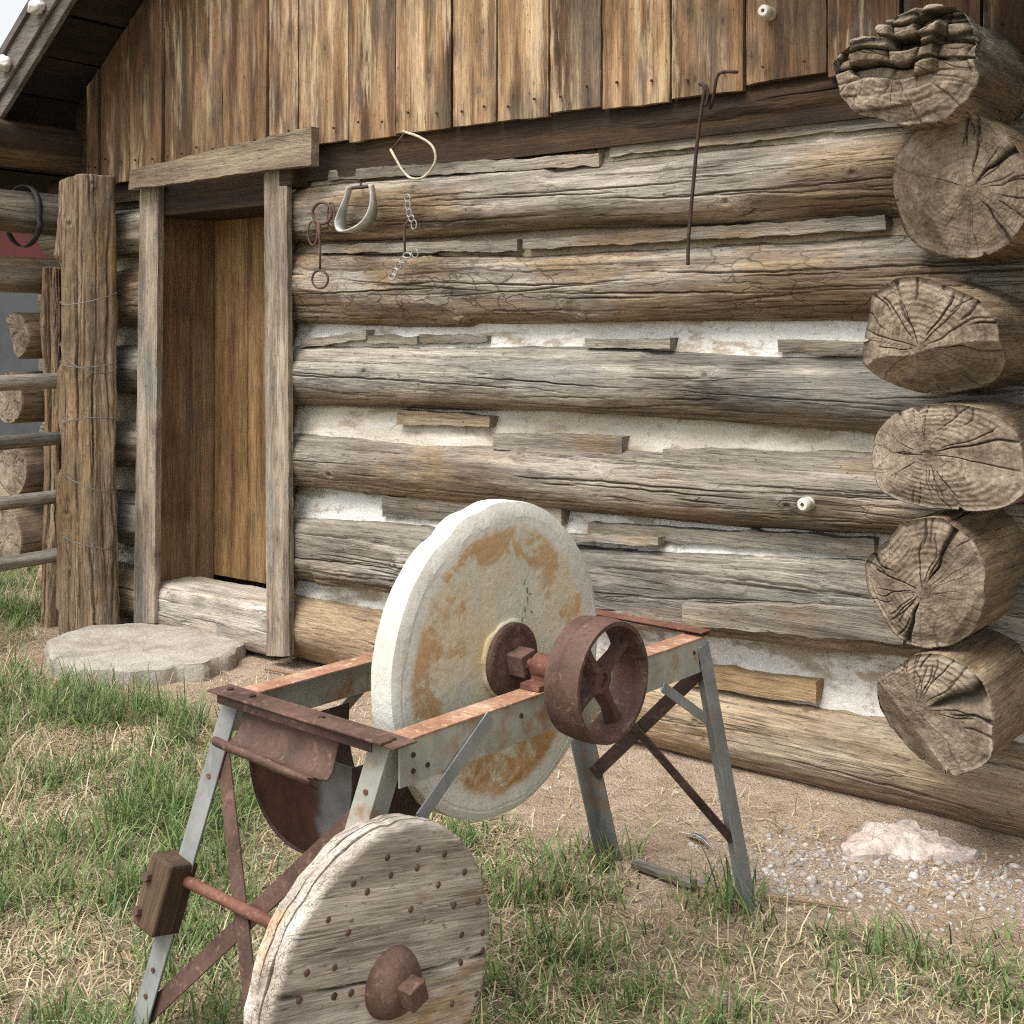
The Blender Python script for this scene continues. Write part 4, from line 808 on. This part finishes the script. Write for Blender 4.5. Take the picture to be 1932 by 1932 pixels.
MB().lathe([(SX1 - .004, .089), (SX1 + .009, .0905), (SX1 + .011, .088), (SX1 + .011, .02)], 64, wob=lambda a, x, r: (x, r + .0025 * math.sin(5 * a + 1) + .002 * math.sin(11 * a))).build('hub_ring', M['stone'], st, smooth=True, auto=40)
hp = MB().lathe([(SX1 + .011, .086), (SX1 + .022, .086), (SX1 + .024, .083), (SX1 + .024, .066), (SX1 + .022, .064), (SX1 + .022, .01)], 72).build('hub_plate', M['rust'], st, smooth=True, auto=35)
em = MB()
for k in range(20):                     # raised casting marks round the plate, worn past reading
    a = R(20 + k * 8.2); em.box((SX1 + .024, .0735 * math.cos(a), .0735 * math.sin(a)), (.0022, .004 if k % 3 else .007, .009 if k % 2 else .006), Matrix.Rotation(a - math.pi / 2, 3, 'X'))
em.build('casting_marks', M['rust'], hp)
MB().box((SX1 + .046, 0, 0), (.048, .052, .052), Matrix.Rotation(R(12), 3, 'X')).build('hub_nut', M['rust'], st, bevel=.003)
ink = MB(); ri = random.Random(3)
for k in range(11):
    z = .17 - k * .022; ink.box((SX1 + .0026, .062 + .012 * math.sin(k), z), (.001, .0022, .014), Matrix.Rotation(R(ri.uniform(-30, 30)), 3, 'X'))
    ink.box((SX1 + .0026, .085 + .01 * math.cos(k * 1.7), z - .01), (.001, .010, .0022), Matrix.Rotation(R(ri.uniform(-60, 60)), 3, 'X')) if k % 2 else None
ink.build('scribbled_marks', M['ink'], st)
# axle, bearings, pulley
o = MB().lathe([(-.30, 0), (-.30, .014), (.395, .014), (.395, 0)], 20, (0, AY, AZ)).build('axle', M['rust_red'], gs, smooth=True, auto=40)
for s in (1, -1):
    b = MB().box((s * (W2 - .028), AY, ZT + .012), (.055, .12, .014)); b.tube([(s * (W2 - .028) - .026, AY, AZ), (s * (W2 - .028) + .030, AY, AZ)], .030, 20)
    b.box((s * (W2 - .028), AY, ZT + .028), (.05, .05, .03)); o = b.build('bearing', M['rust_red'], gs, smooth=True, auto=40, bevel=.002)
PX0, PX1, PR = .342, .432, .131
pl = MB().lathe([(PX0, PR - .010), (PX0, PR), (PX0 + .035, PR + .004), (PX0 + .037, PR + .0025), (PX0 + .041, PR + .004), (PX1 - .03, PR + .004), (PX1, PR), (PX1, PR - .009), (PX1 - .02, PR - .011), (PX0 + .02, PR - .011), (PX0, PR - .010)], 96, (0, AY, AZ)).build('pulley', M['rust'], gs, smooth=True, auto=35)
pl['label'] = 'maroon cast iron belt pulley with four spokes'
for k in range(4):
    a = R(33 + 90 * k); xm = (PX0 + PX1) / 2 + .0
    p0, p1 = Vector((xm, AY + .02 * math.cos(a), AZ + .02 * math.sin(a))), Vector((xm, AY + (PR - .008) * math.cos(a), AZ + (PR - .008) * math.sin(a)))
    d = (p1 - p0); s = MB(); tv = Vector((0, -math.sin(a), math.cos(a))); V = []
    for f, w_, tk in ((0, .022, .016), (.5, .017, .012), (1, .026, .014)):
        q = p0 + d * f; V += [q + tv * w_ + Vector((-tk, 0, 0)), q + tv * w_ * .4 + Vector((tk, 0, 0)), q - tv * w_ * .4 + Vector((tk, 0, 0)), q - tv * w_ + Vector((-tk, 0, 0))]
    s.add(V, [(i * 4 + j, i * 4 + (j + 1) % 4, (i + 1) * 4 + (j + 1) % 4, (i + 1) * 4 + j) for i in range(2) for j in range(4)]).build('spoke', M['rust'], pl, bevel=.003)
MB().lathe([(PX0 + .005, .012), (PX0 + .005, .030), (PX1 - .03, .030), (PX1 - .028, .027), (PX1 - .028, .016), (PX1 - .04, .015)], 32, (0, AY, AZ)).build('pulley_hub', M['rust'], pl, smooth=True, auto=35)
MB().tube([(PX0 + .03, AY + .115, AZ + .05), (PX0 + .028, AY + .1225, AZ + .054)], .006, 10).build('bolt_hole', M['galv_pale'], pl)
# curved rusty chute on the near end
prof = [(-.580, .752), (-.583, .728), (-.588, .702), (-.598, .682), (-.614, .669), (-.632, .667), (-.645, .674), (-.652, .683), (-.658, .686), (-.664, .682), (-.663, .673), (-.655, .666), (-.638, .660)]
nx = 40; V = []
for i in range(nx):
    x_ = -.205 + .315 * i / (nx - 1)
    for k, (y_, z_) in enumerate(prof): z_ += (.010 - .012 * i / nx) * min(1, k / 6); V.append((x_ + .012 * k / 12 * (i == nx - 1) * math.sin(k * 2.1), y_, z_ + .0007 * math.sin(i * .3 + k * .3) + .006 * (i / nx) ** 4 * math.sin(k * 1.4)))
V = np.array(V); o = np_mesh('chute', V, grid_faces(nx, len(prof)), mat=M['rust'], parent=gs); o['label'] = 'curved rusty sheet metal rest under the near crossbar'
sm = o.modifiers.new('thick', 'SOLIDIFY'); sm.thickness = .003; sm.offset = 0
# water trough hanging below
nx, na = 24, 28; V = []
for i in range(nx):
    f = i / (nx - 1); y_ = -.535 + f * .30
    for k in range(na):
        a = math.pi * k / (na - 1); V.append((-.075 - .172 * math.cos(a) - .02 * math.sin(a), y_ + .02 * math.sin(a) * (1 - f), .665 - .228 * math.sin(a) ** .75))
o = np_mesh('water_trough', np.array(V), grid_faces(nx, na), mat=M['rust_dark'], parent=gs); o['label'] = 'half round metal trough slung under the stone'; sm = o.modifiers.new('thick', 'SOLIDIFY'); sm.thickness = .004
pv = [V[k] for k in range(na)]; pv = [(p[0], p[1] + .006, p[2]) for p in pv]
t = NT('trough_end'); c = t.coord(); sx = t.n('ShaderNodeSeparateXYZ'); t.put(sx.inputs[0], c); e_ = t.rng(t.math('ADD', sx.outputs[0], t.math('MULTIPLY', t.math('SUBTRACT', t.noise(c, 9, 5), .5), .12)), -.045, -.0)
col = t.mix(e_, t.ramp(t.noise(c, 12, 5), [(.35, (.02, .011, .009)), (.65, (.075, .032, .02))]), t.ramp(t.noise(c, 15, 5), [(.35, (.15, .16, .155)), (.65, (.25, .26, .25))])); M['trough_end'] = t.done(col, .6, metal=.1)
MB().add(pv + [(p[0], p[1] + .004, p[2]) for p in pv], [tuple(range(na)), tuple(range(na, 2 * na))[::-1]]).build('end_plate', M['trough_end'], o)
# wooden flywheel on its own axle
WY, WZ = -.662, .360
o = MB().lathe([(-.37, 0), (-.37, .0125), (.39, .0125), (.39, 0)], 18, (0, WY, WZ)).build('flywheel_axle', M['rust_red'], gs, smooth=True, auto=40)
WX0, WX1, WR = .272, .345, .281
TILT = R(-13.2)
def flywheel():
    n = 260; a = np.linspace(0, 2 * np.pi, n, endpoint=False); chip = .0035 * vn(np.stack([np.cos(a) * 12, np.sin(a) * 12, 0 * a], -1), 4) + .003 * vn(np.stack([np.cos(a) * 3, np.sin(a) * 3, 0 * a], -1), 6)
    xs = [WX0, WX0 + .002, WX0 + .0235, WX0 + .0255, WX0 + .0275, WX0 + .045, WX0 + .047, WX0 + .049, WX1 - .006, WX1 - .002]
    rr = [-.006, -.001, 0, -.005, .001, .001, -.005, -.001, -.001, -.005]
    off_ = [.003 * vn(np.stack([np.cos(a) * 6, np.sin(a) * 6, 0 * a + q], -1), 30 + q) for q in (0, 5, 10)]
    rows_ = [(np.full(n, WX0), np.full(n, .01)), (np.full(n, WX0), np.full(n, .15))]
    for i, (x_, r_) in enumerate(zip(xs, rr)): rows_.append((np.full(n, x_), WR + r_ + chip + off_[0 if i < 3 else 1 if i < 6 else 2]))
    for f in np.linspace(.955, .03, 90): rows_.append((np.full(n, WX1), WR * f + chip * f))
    X = np.stack([r[0] for r in rows_]); RR = np.stack([r[1] for r in rows_]); Yc, Zc = RR * np.cos(a), RR * np.sin(a)
    fr_ = X > WX1 - .0015; CR = np.zeros_like(X)
    for zj, wj in ((.010, .0022), (-.135, .0018)):
        g_ = np.exp(-((Zc - zj - .004 * vn(np.stack([Yc * 9, 0 * Yc + zj, 0 * Yc], -1), 8)) / wj) ** 2) * fr_; CR = np.maximum(CR, g_)
    CR = np.maximum(CR, (np.exp(-((X - WX0 - .0255) / .0016) ** 2) + np.exp(-((X - WX0 - .047) / .0016) ** 2)) * (RR > WR * .9))
    q = np.stack([X * 0, Yc, Zc], -1); X = X + fr_ * (-.008 * CR + .0018 * fbm(q * [1, 5, 45], 3, 3) + .002 * vn(q * 6, 5))
    V = np.stack([X, Yc, Zc], -1).reshape(-1, 3); m = len(rows_); c = len(V); V = np.r_[V, [[WX1, 0, 0]]]
    return V, grid_faces(m, n, True), np.array([[(m - 1) * n + j, (m - 1) * n + (j + 1) % n, c] for j in range(n)]), np.r_[CR.ravel(), 0]
V, Q, T, CR = flywheel(); fw = np_mesh('flywheel', V, Q, T, M['wheelwood'], gs, attrs=dict(crack=CR * .8)); fw.location = (0, WY, WZ); fw.rotation_euler = (TILT, 0, 0)
fw.data.set_sharp_from_angle(angle=R(50)); fw['label'] = 'grey laminated wooden flywheel studded with nails'
MB().lathe([(WX1 - .004, .064), (WX1 + .004, .064), (WX1 + .016, .060), (WX1 + .032, .050), (WX1 + .042, .036), (WX1 + .045, .01)], 56).build('flywheel_hub', M['rust'], fw, smooth=True, auto=50)
MB().box((WX1 + .058, 0, 0), (.036, .042, .042), Matrix.Rotation(R(30), 3, 'X')).build('hub_nut', M['rust'], fw, bevel=.003)
cT, sT = math.cos(-TILT), math.sin(-TILT)
nz = [(1245, 1145), (1390, 1105), (1515, 1130), (1610, 1215), (1385, 1195), (1260, 1230), (1085, 1268), (1150, 1308), (1485, 1275), (1560, 1370), (1675, 1352), (965, 1440), (1060, 1500), (1595, 1510), (1695, 1500), (865, 1690), (995, 1665), (1695, 1585), (1590, 1645), (830, 1820), (995, 1800), (1075, 1785), (1550, 1835), (1665, 1788), (1355, 1390)]
ns = 0
for zx, zy in nz:
    q = LP(232 + zx * .4, 1159 + zy * .4, 0, WX1) - np.array([0, WY, WZ]); y_, z_ = q[1] * cT - q[2] * sT, q[1] * sT + q[2] * cT
    if math.hypot(y_, z_) > WR - .012: continue
    MB().lathe([(WX1 - .003, .0072), (WX1 + .002, .0066), (WX1 + .0036, .0035), (WX1 + .0036, .0)], 10, (0, y_, z_)).build('nail_head', M['rust'], fw, smooth=True)
# wooden bearing block with bolts on the near left leg
bq = leg_pt(-1, 1, .53); bl = MB().box((0, 0, 0), (.08, .075, .155)).build('bearing_block', M['block'], gs, bevel=.006); ang = math.atan2(SN, ZT)
bl.location = (bq[0] - .012, bq[1] - .022, bq[2] - .005); bl.rotation_euler = (-ang, R(8), 0)
for x_, z_ in ((-.022, .03), (-.022, -.045)):
    MB().tube([(x_, -.036, z_), (x_, -.05, z_)], .011, 6).build('bolt', M['rust'], bl, bevel=.001)
MB().tube([(-.04, 0, 0), (-.058, 0, 0)], .016, 8).build('bolt', M['rust_red'], bl, bevel=.001)

# ================================================================== fence at the left
def post_mesh(name, base, h, rad_, mat, seed, parent, label=None, lean=(0, 0), wedge=0, p=3.0):
    V, Q, T, A = log_geom([0, h * .5, h], [0, lean[0] * .5, lean[0]], [0, lean[1] * .5, lean[1]], [rad_ * 1.05, rad_, rad_ * .95], [rad_ * .9, rad_ * .86, rad_ * .85], 320, 160, seed, p=p, rough=.020, ncrack=60, crange=(-3, 3), bias=0, caps=(0, 1), knots=6, cdepth=.024, cwid=.0045, nflat=14, lobe=(.07, 3, seed * .7),
                          cuts=((h - .02, wedge, 0),) if wedge else ())
    W = np.stack([V[:, 1], V[:, 2], V[:, 0]], -1); o = np_mesh(name, W, Q, T, mat, parent, True, A); o.location = base
    if label: o['label'] = label
    return o
fence = thing('rail_fence', (-5.75, -.3, 0), 'rustic pole fence with wired rails between two old posts', 'fence')
post_mesh('post', (0.02, .06, -.05), 2.47, .135, M['fencepost'], 401, fence, 'thick split fence post standing beside the door', (-.05, 0.01), .25)
post_mesh('post', (-.29, .03, -.05), 1.99, .055, M['rail'] if 0 else M['fencepost'], 409, fence, 'thin grey fence post behind the rails', (.02, 0))
for z_, r_, l_ in ((1.335, .040, 'top'), (1.03, .036, 'second'), (.715, .036, 'third'), (.405, .036, 'bottom')):
    V, Q, T, A = log_geom([-.24, .5, 2.2], [0, 0, .01], [.0, -.01, -.03], [r_, r_, r_ * 1.1], [r_, r_, r_ * 1.1], 150, 36, int(z_ * 100), rough=.004, ncrack=10, crange=(-3, 3), bias=0, caps=(1, 1), ncap=8, knots=2, cdepth=.008)
    o = np_mesh('rail', V, Q, T, M['rail'], fence, True, A); o.location = (-.125, .0, z_); o.rotation_euler = (0, 0, R(-90)); o['label'] = l_ + ' pole rail of the fence'
wz = [1.72, 1.38, 1.05, .74, .43, 1.41]
for k, z_ in enumerate(wz):
    pts = [(-.24 + .35 * math.cos(0) * 0, 0, 0)]
    pts = [(.02 + .148 * math.cos(a) - .03 * (a < -2.4), .06 + .135 * math.sin(a) , z_ + .05 + .04 * math.sin(a * 1.0 + k) - .05 * (k % 2) * math.cos(a)) for a in np.linspace(-3.3, 3.0, 40)]
    MB().tube(pts, .0028, 6).build('wire', M['wire'], fence, smooth=True)

# ================================================================== things hung on the cabin
def curve(pts, n=40, closed=False):
    pts = [Vector(p) for p in pts]; m = len(pts); out = []
    seg = m if closed else m - 1
    for i in range(seg):
        g = lambda k: pts[k % m] if closed else pts[max(0, min(m - 1, k))]
        a, b, c_, d = g(i - 1), g(i), g(i + 1), g(i + 2)
        for k in range(max(2, n // seg)):
            t_ = k / max(2, n // seg); out.append(.5 * ((2 * b) + (c_ - a) * t_ + (2 * a - 5 * b + 4 * c_ - d) * t_ ** 2 + (3 * b - a - 3 * c_ + d) * t_ ** 3))
    if not closed: out.append(pts[-1])
    return out
def hung(name, anchor, label, cat, group=None): return thing(name, tuple(anchor), label, cat, 0, group)
def rel(o, p): return Vector(p) - o.location
FY = -.105
# wide stirrup
s_ = hung('stirrup', P(670, 350, FY), 'wide grey metal stirrup hanging on the second log', 'stirrup')
outl = [P(x, y, FY - .03) for x, y in [(655, 352), (650, 372), (640, 398), (634, 420), (640, 437), (660, 436), (682, 424), (696, 405), (702, 378), (699, 348)]]
cp = curve(outl, 60); mb = MB(); V = []; ctr = sum((Vector(p) for p in outl), Vector()) / len(outl)
for i, q in enumerate(cp):
    wd = .025 + .035 * min(1, max(0, (ctr.z - q.z) / .1 + .5)); 
    for dy in (-wd * .2, wd): V.append(rel(s_, (q.x, q.y + dy, q.z)))
n = len(cp); F = [(2 * i, 2 * i + 1, 2 * i + 3, 2 * i + 2) for i in range(n - 1)]
o = mb.add(V, F).build('stirrup_bow', M['stirrup'], s_, smooth=True); sm = o.modifiers.new('thick', 'SOLIDIFY'); sm.thickness = .009
a, b = rel(s_, P(655, 356, FY)), rel(s_, P(699, 352, FY)); MB().tube([a, b], .007, 8).build('tread_bar', M['rust_dark'], s_, smooth=True)
MB().tube([rel(s_, P(680, 352, FY)), rel(s_, P(680, 340, .03))], .004, 8).build('nail', M['rust_dark'], s_)
# thin hoop on the top log
h_ = hung('stirrup_hoop', P(785, 295, -.13), 'thin pale bent hoop hanging below the gable boards', 'hoop')
cp = curve([P(x, y, -.14) for x, y in [(760, 248), (790, 258), (815, 275), (822, 300), (812, 322), (795, 336), (775, 336), (760, 322), (748, 302), (737, 282)]], 60)
MB().tube([rel(h_, q) for q in cp], .0058, 8).build('hoop_bow', M['hoop'], h_, smooth=True)
MB().tube([rel(h_, P(x, y, -.13)) for x, y in [(764, 250), (752, 266), (740, 282)]], .0048, 8).build('hoop_bar', M['rust'], h_, smooth=True)
# rusty bit with rings
r_ = hung('bridle_bit', P(605, 400, FY), 'rusty bridle bit with two rings on the second and third log', 'bridle bit')
def ring(o, cx_, cy_, rx, ry_, y_, rad_, nm='ring', m='rust'):
    MB().tube([rel(o, P(cx_ + rx * math.cos(a), cy_ + ry_ * math.sin(a), y_)) for a in np.linspace(0, 2 * math.pi, 28, endpoint=False)], rad_, 8, closed=True).build(nm, M[m], o, smooth=True)
ring(r_, 608, 402, 18, 20, FY, .007, 'upper_ring'); ring(r_, 604, 527, 15, 17, FY - .015, .0052, 'lower_ring')
MB().tube([rel(r_, P(x, y, FY - .005)) for x, y in [(601, 420), (603, 445), (604, 470), (604, 510)]], [.009, .008, .0055, .005], 8).build('mouth_bar', M['rust'], r_, smooth=True)
ring(r_, 590, 440, 9, 22, FY + .01, .004, 'side_link'); ring(r_, 625, 408, 7, 26, FY + .01, .004, 'side_link')
# chain with a swivel
c_ = hung('bit_chain', P(770, 370, FY), 'slim chain and rod bit hanging right of the stirrup', 'chain bit')
for cx_, cy_, rx, ry_ in ((769, 374, 5, 7), (770, 388, 4, 9), (772, 402, 4, 8), (776, 412, 5, 6), (781, 424, 5, 9)): ring(c_, cx_, cy_, rx, ry_, FY - .005, .0032, 'chain_link', 'steel')
MB().tube([rel(c_, P(x, y, FY - .004)) for x, y in [(772, 414), (764, 424), (763, 450), (764, 478)]], .005, 8).build('bit_rod', M['rust'], c_, smooth=True)
for cx_, cy_, rx, ry_ in ((768, 482, 7, 5), (760, 490, 5, 6), (752, 501, 5, 8), (744, 513, 5, 7), (740, 522, 6, 6)): ring(c_, cx_, cy_, rx, ry_, FY - .008, .0034, 'chain_link', 'steel')
ring(c_, 783, 478, 6, 8, FY - .005, .0028, 'side_ring', 'steel')
# iron rod with bent handle
k_ = hung('iron_rod', P(1330, 160, -.15), 'long thin rusty iron rod hanging down the wall', 'iron rod')
MB().tube([rel(k_, q) for q in curve([P(x, y, -.155) for x, y in [(1320, 158), (1330, 166), (1326, 190), (1316, 265), (1306, 370), (1299, 450), (1298, 500)]], 40)], .0068, 8).build('rod_shaft', M['rust_dark'], k_, smooth=True)
MB().tube([rel(k_, q) for q in curve([P(x, y, -.15) for x, y in [(1332, 160), (1336, 176), (1330, 200), (1328, 168)]], 20)], .0055, 8).build('rod_eye', M['rust_dark'], k_, smooth=True)
k2 = hung('bent_spike', P(1352, 165, -.1), 'rusty bent spike driven in below the gable boards', 'spike')
MB().tube([rel(k2, q) for q in [P(1340, 205, -.13), P(1345, 190, -.15), P(1351, 150, -.16), P(1356, 139, -.16), P(1366, 135, -.16), P(1392, 136, -.155)]], .006, 8).build('spike_shaft', M['rust_dark'], k2, smooth=True)
# ceramic insulators
for px, py, y_, l_ in ((1450, 25, -.07, 'white ceramic insulator knob on the gable boards'), (1524, 950, -.085, 'white ceramic insulator knob on the lower grey log')):
    q = P(px, py, y_); i_ = thing('insulator', tuple(q), l_, 'insulator', R(-90), 'ceramic insulators on the cabin front')
    MB().lathe([(-.02, .0), (-.02, .022), (0.0, .0235), (.012, .020), (.02, .0235), (.040, .022), (.046, .017), (.046, .007), (.040, .006)], 28).build('knob', M['ceramic'], i_, smooth=True, auto=45)
    MB().lathe([(.0405, .0), (.0445, .0), (.0445, .0062), (.0405, .0062)], 14).build('nail', M['rust_dark'], i_)
# leather strap loop on the left corner log
l1 = hung('harness_strap', P(75, 370, -.25), 'dark leather strap looped round the left corner log', 'strap')
zc = 1.55 + (640 - 395) / 2300 * 6.62; V = []
for a in np.linspace(-2.6, 2.2, 40):
    rx_ = .135 + .02 * (math.sin(a) < -.3); rz_ = .145 if math.sin(a) > 0 else .20
    for dy in (-.017, .017): V.append(rel(l1, (-6.22 + rx_ * math.cos(a), -.36 + dy + .05 * math.cos(a * .5), zc + rz_ * math.sin(a))))
o = MB().add(V, [(2 * i, 2 * i + 1, 2 * i + 3, 2 * i + 2) for i in range(39)]).build('strap_band', M['leather'], l1, smooth=True); sm = o.modifiers.new('thick', 'SOLIDIFY'); sm.thickness = .006
# chain on the rotten log
ch = hung('rusty_chain', P(1822, 100, -.3), 'thin dark chain hanging on the rotten corner log', 'chain')
for k in range(6):
    cx_, cy_ = 1818 + k * 1.5, 92 + k * 15
    MB().tube([rel(ch, P(cx_ + (6 if k % 2 else 3) * math.cos(a), cy_ + 9 * math.sin(a), -.40 + (.008 * math.cos(a) if k % 2 == 0 else 0))) for a in np.linspace(0, 6.283, 18, endpoint=False)], .003, 6, closed=True).build('chain_link', M['rust_dark'], ch, smooth=True)
# pale lumps on the roof edge
for (px, py, s_, l_) in ((68, 12, .05, 'white lump fixed on the roof edge, the upper one'), (5, 120, .05, 'white lump fixed on the roof edge, the lower one')):
    q = P(px, py, -.53); B = []; nu, nv = 24, 24; u = np.linspace(0, np.pi, nu)[:, None]; v = np.linspace(0, 2 * np.pi, nv, endpoint=False)[None]
    D = np.stack([np.sin(u) * np.cos(v), np.sin(u) * np.sin(v), np.cos(u) * np.ones_like(v)], -1); D = D * s_ * (1 + .35 * fbm(D * 1.8 + px, 3, 3))[..., None] * [1, .8, .85]
    o = np_mesh('roof_lump', D.reshape(-1, 3), grid_faces(nu, nv, True), mat=M['bone']); o.location = q; tag(o, l_, 'roof lump', 'white lumps on the roof edge')

# ================================================================== small things on the ground, the shed beyond
f0 = G(1315, 1588, .012); fe = thing('feather', tuple(f0), 'dark bird feather lying on the dirt by the stand', 'feather', R(-25))
V = []; n = 22
for i in range(n):
    f = i / (n - 1); wv = .012 * math.sin(math.pi * min(1, f * 1.05) ** .7) + .0006
    for k in (-1, 0, 1): V.append((-.055 + .12 * f, k * wv + .006 * math.sin(f * 2.5), .004 + .010 * math.sin(f * 3.1) + .003 * abs(k)))
np_mesh('vane', np.array(V), np.concatenate([grid_faces(n, 3)]), mat=M['feather'], parent=fe)
MB().tube([(-.085, -.004, .001)] + [(-.055 + .12 * i / 8, .006 * math.sin(i / 8 * 2.5), .0055 + .010 * math.sin(i / 8 * 3.1)) for i in range(9)], [.0012] * 6 + [.0008] * 4, 6).build('quill', M['bone'], fe, smooth=True)
b0, b1 = G(1196, 1628, .02), G(1310, 1668, .02); tag(MB().bar(b0, b1, .035, .02, (0, 0, 1)).build('loose_board', M['slat'], None, bevel=.004), 'narrow weathered board lying between the far legs', 'board')
tw = [G(x, y, .012) for x, y in [(1600, 1712), (1560, 1706), (1500, 1698), (1440, 1692)]]; tag(MB().tube(tw, [.002, .004, .005, .003], 8).build('fallen_twig', M['twig'], smooth=True), 'thin brown twig lying on the gravel', 'twig')
tw = [G(x, y, .01) for x, y in [(500, 1262), (560, 1272), (640, 1290)]]; tag(MB().tube(tw, [.006, .008, .006], 8).build('fallen_twig', M['twig'], smooth=True), 'brown stick lying on the dirt before the door post', 'twig')
sh = thing('red_shed', (-16, 5, 0), 'dark red shed far behind the left corner of the cabin', 'shed')
MB().box((0, 0, 2.95), (9, 3, 1.3)).build('wall', M['red'], sh, bevel=.01)
MB().box((0, 0, 1.14), (8.9, 2.9, 2.3)).build('lower_wall', M['slate'], sh, bevel=.01)
MB().add([(-4.8, -1.8, 3.55), (4.8, -1.8, 3.55), (4.8, 1.8, 3.55), (-4.8, 1.8, 3.55), (-4.8, 0, 4.4), (4.8, 0, 4.4)], [(0, 1, 5, 4), (2, 3, 4, 5), (0, 4, 3), (1, 2, 5), (0, 3, 2, 1)]).build('roof', M['roofing'], sh)
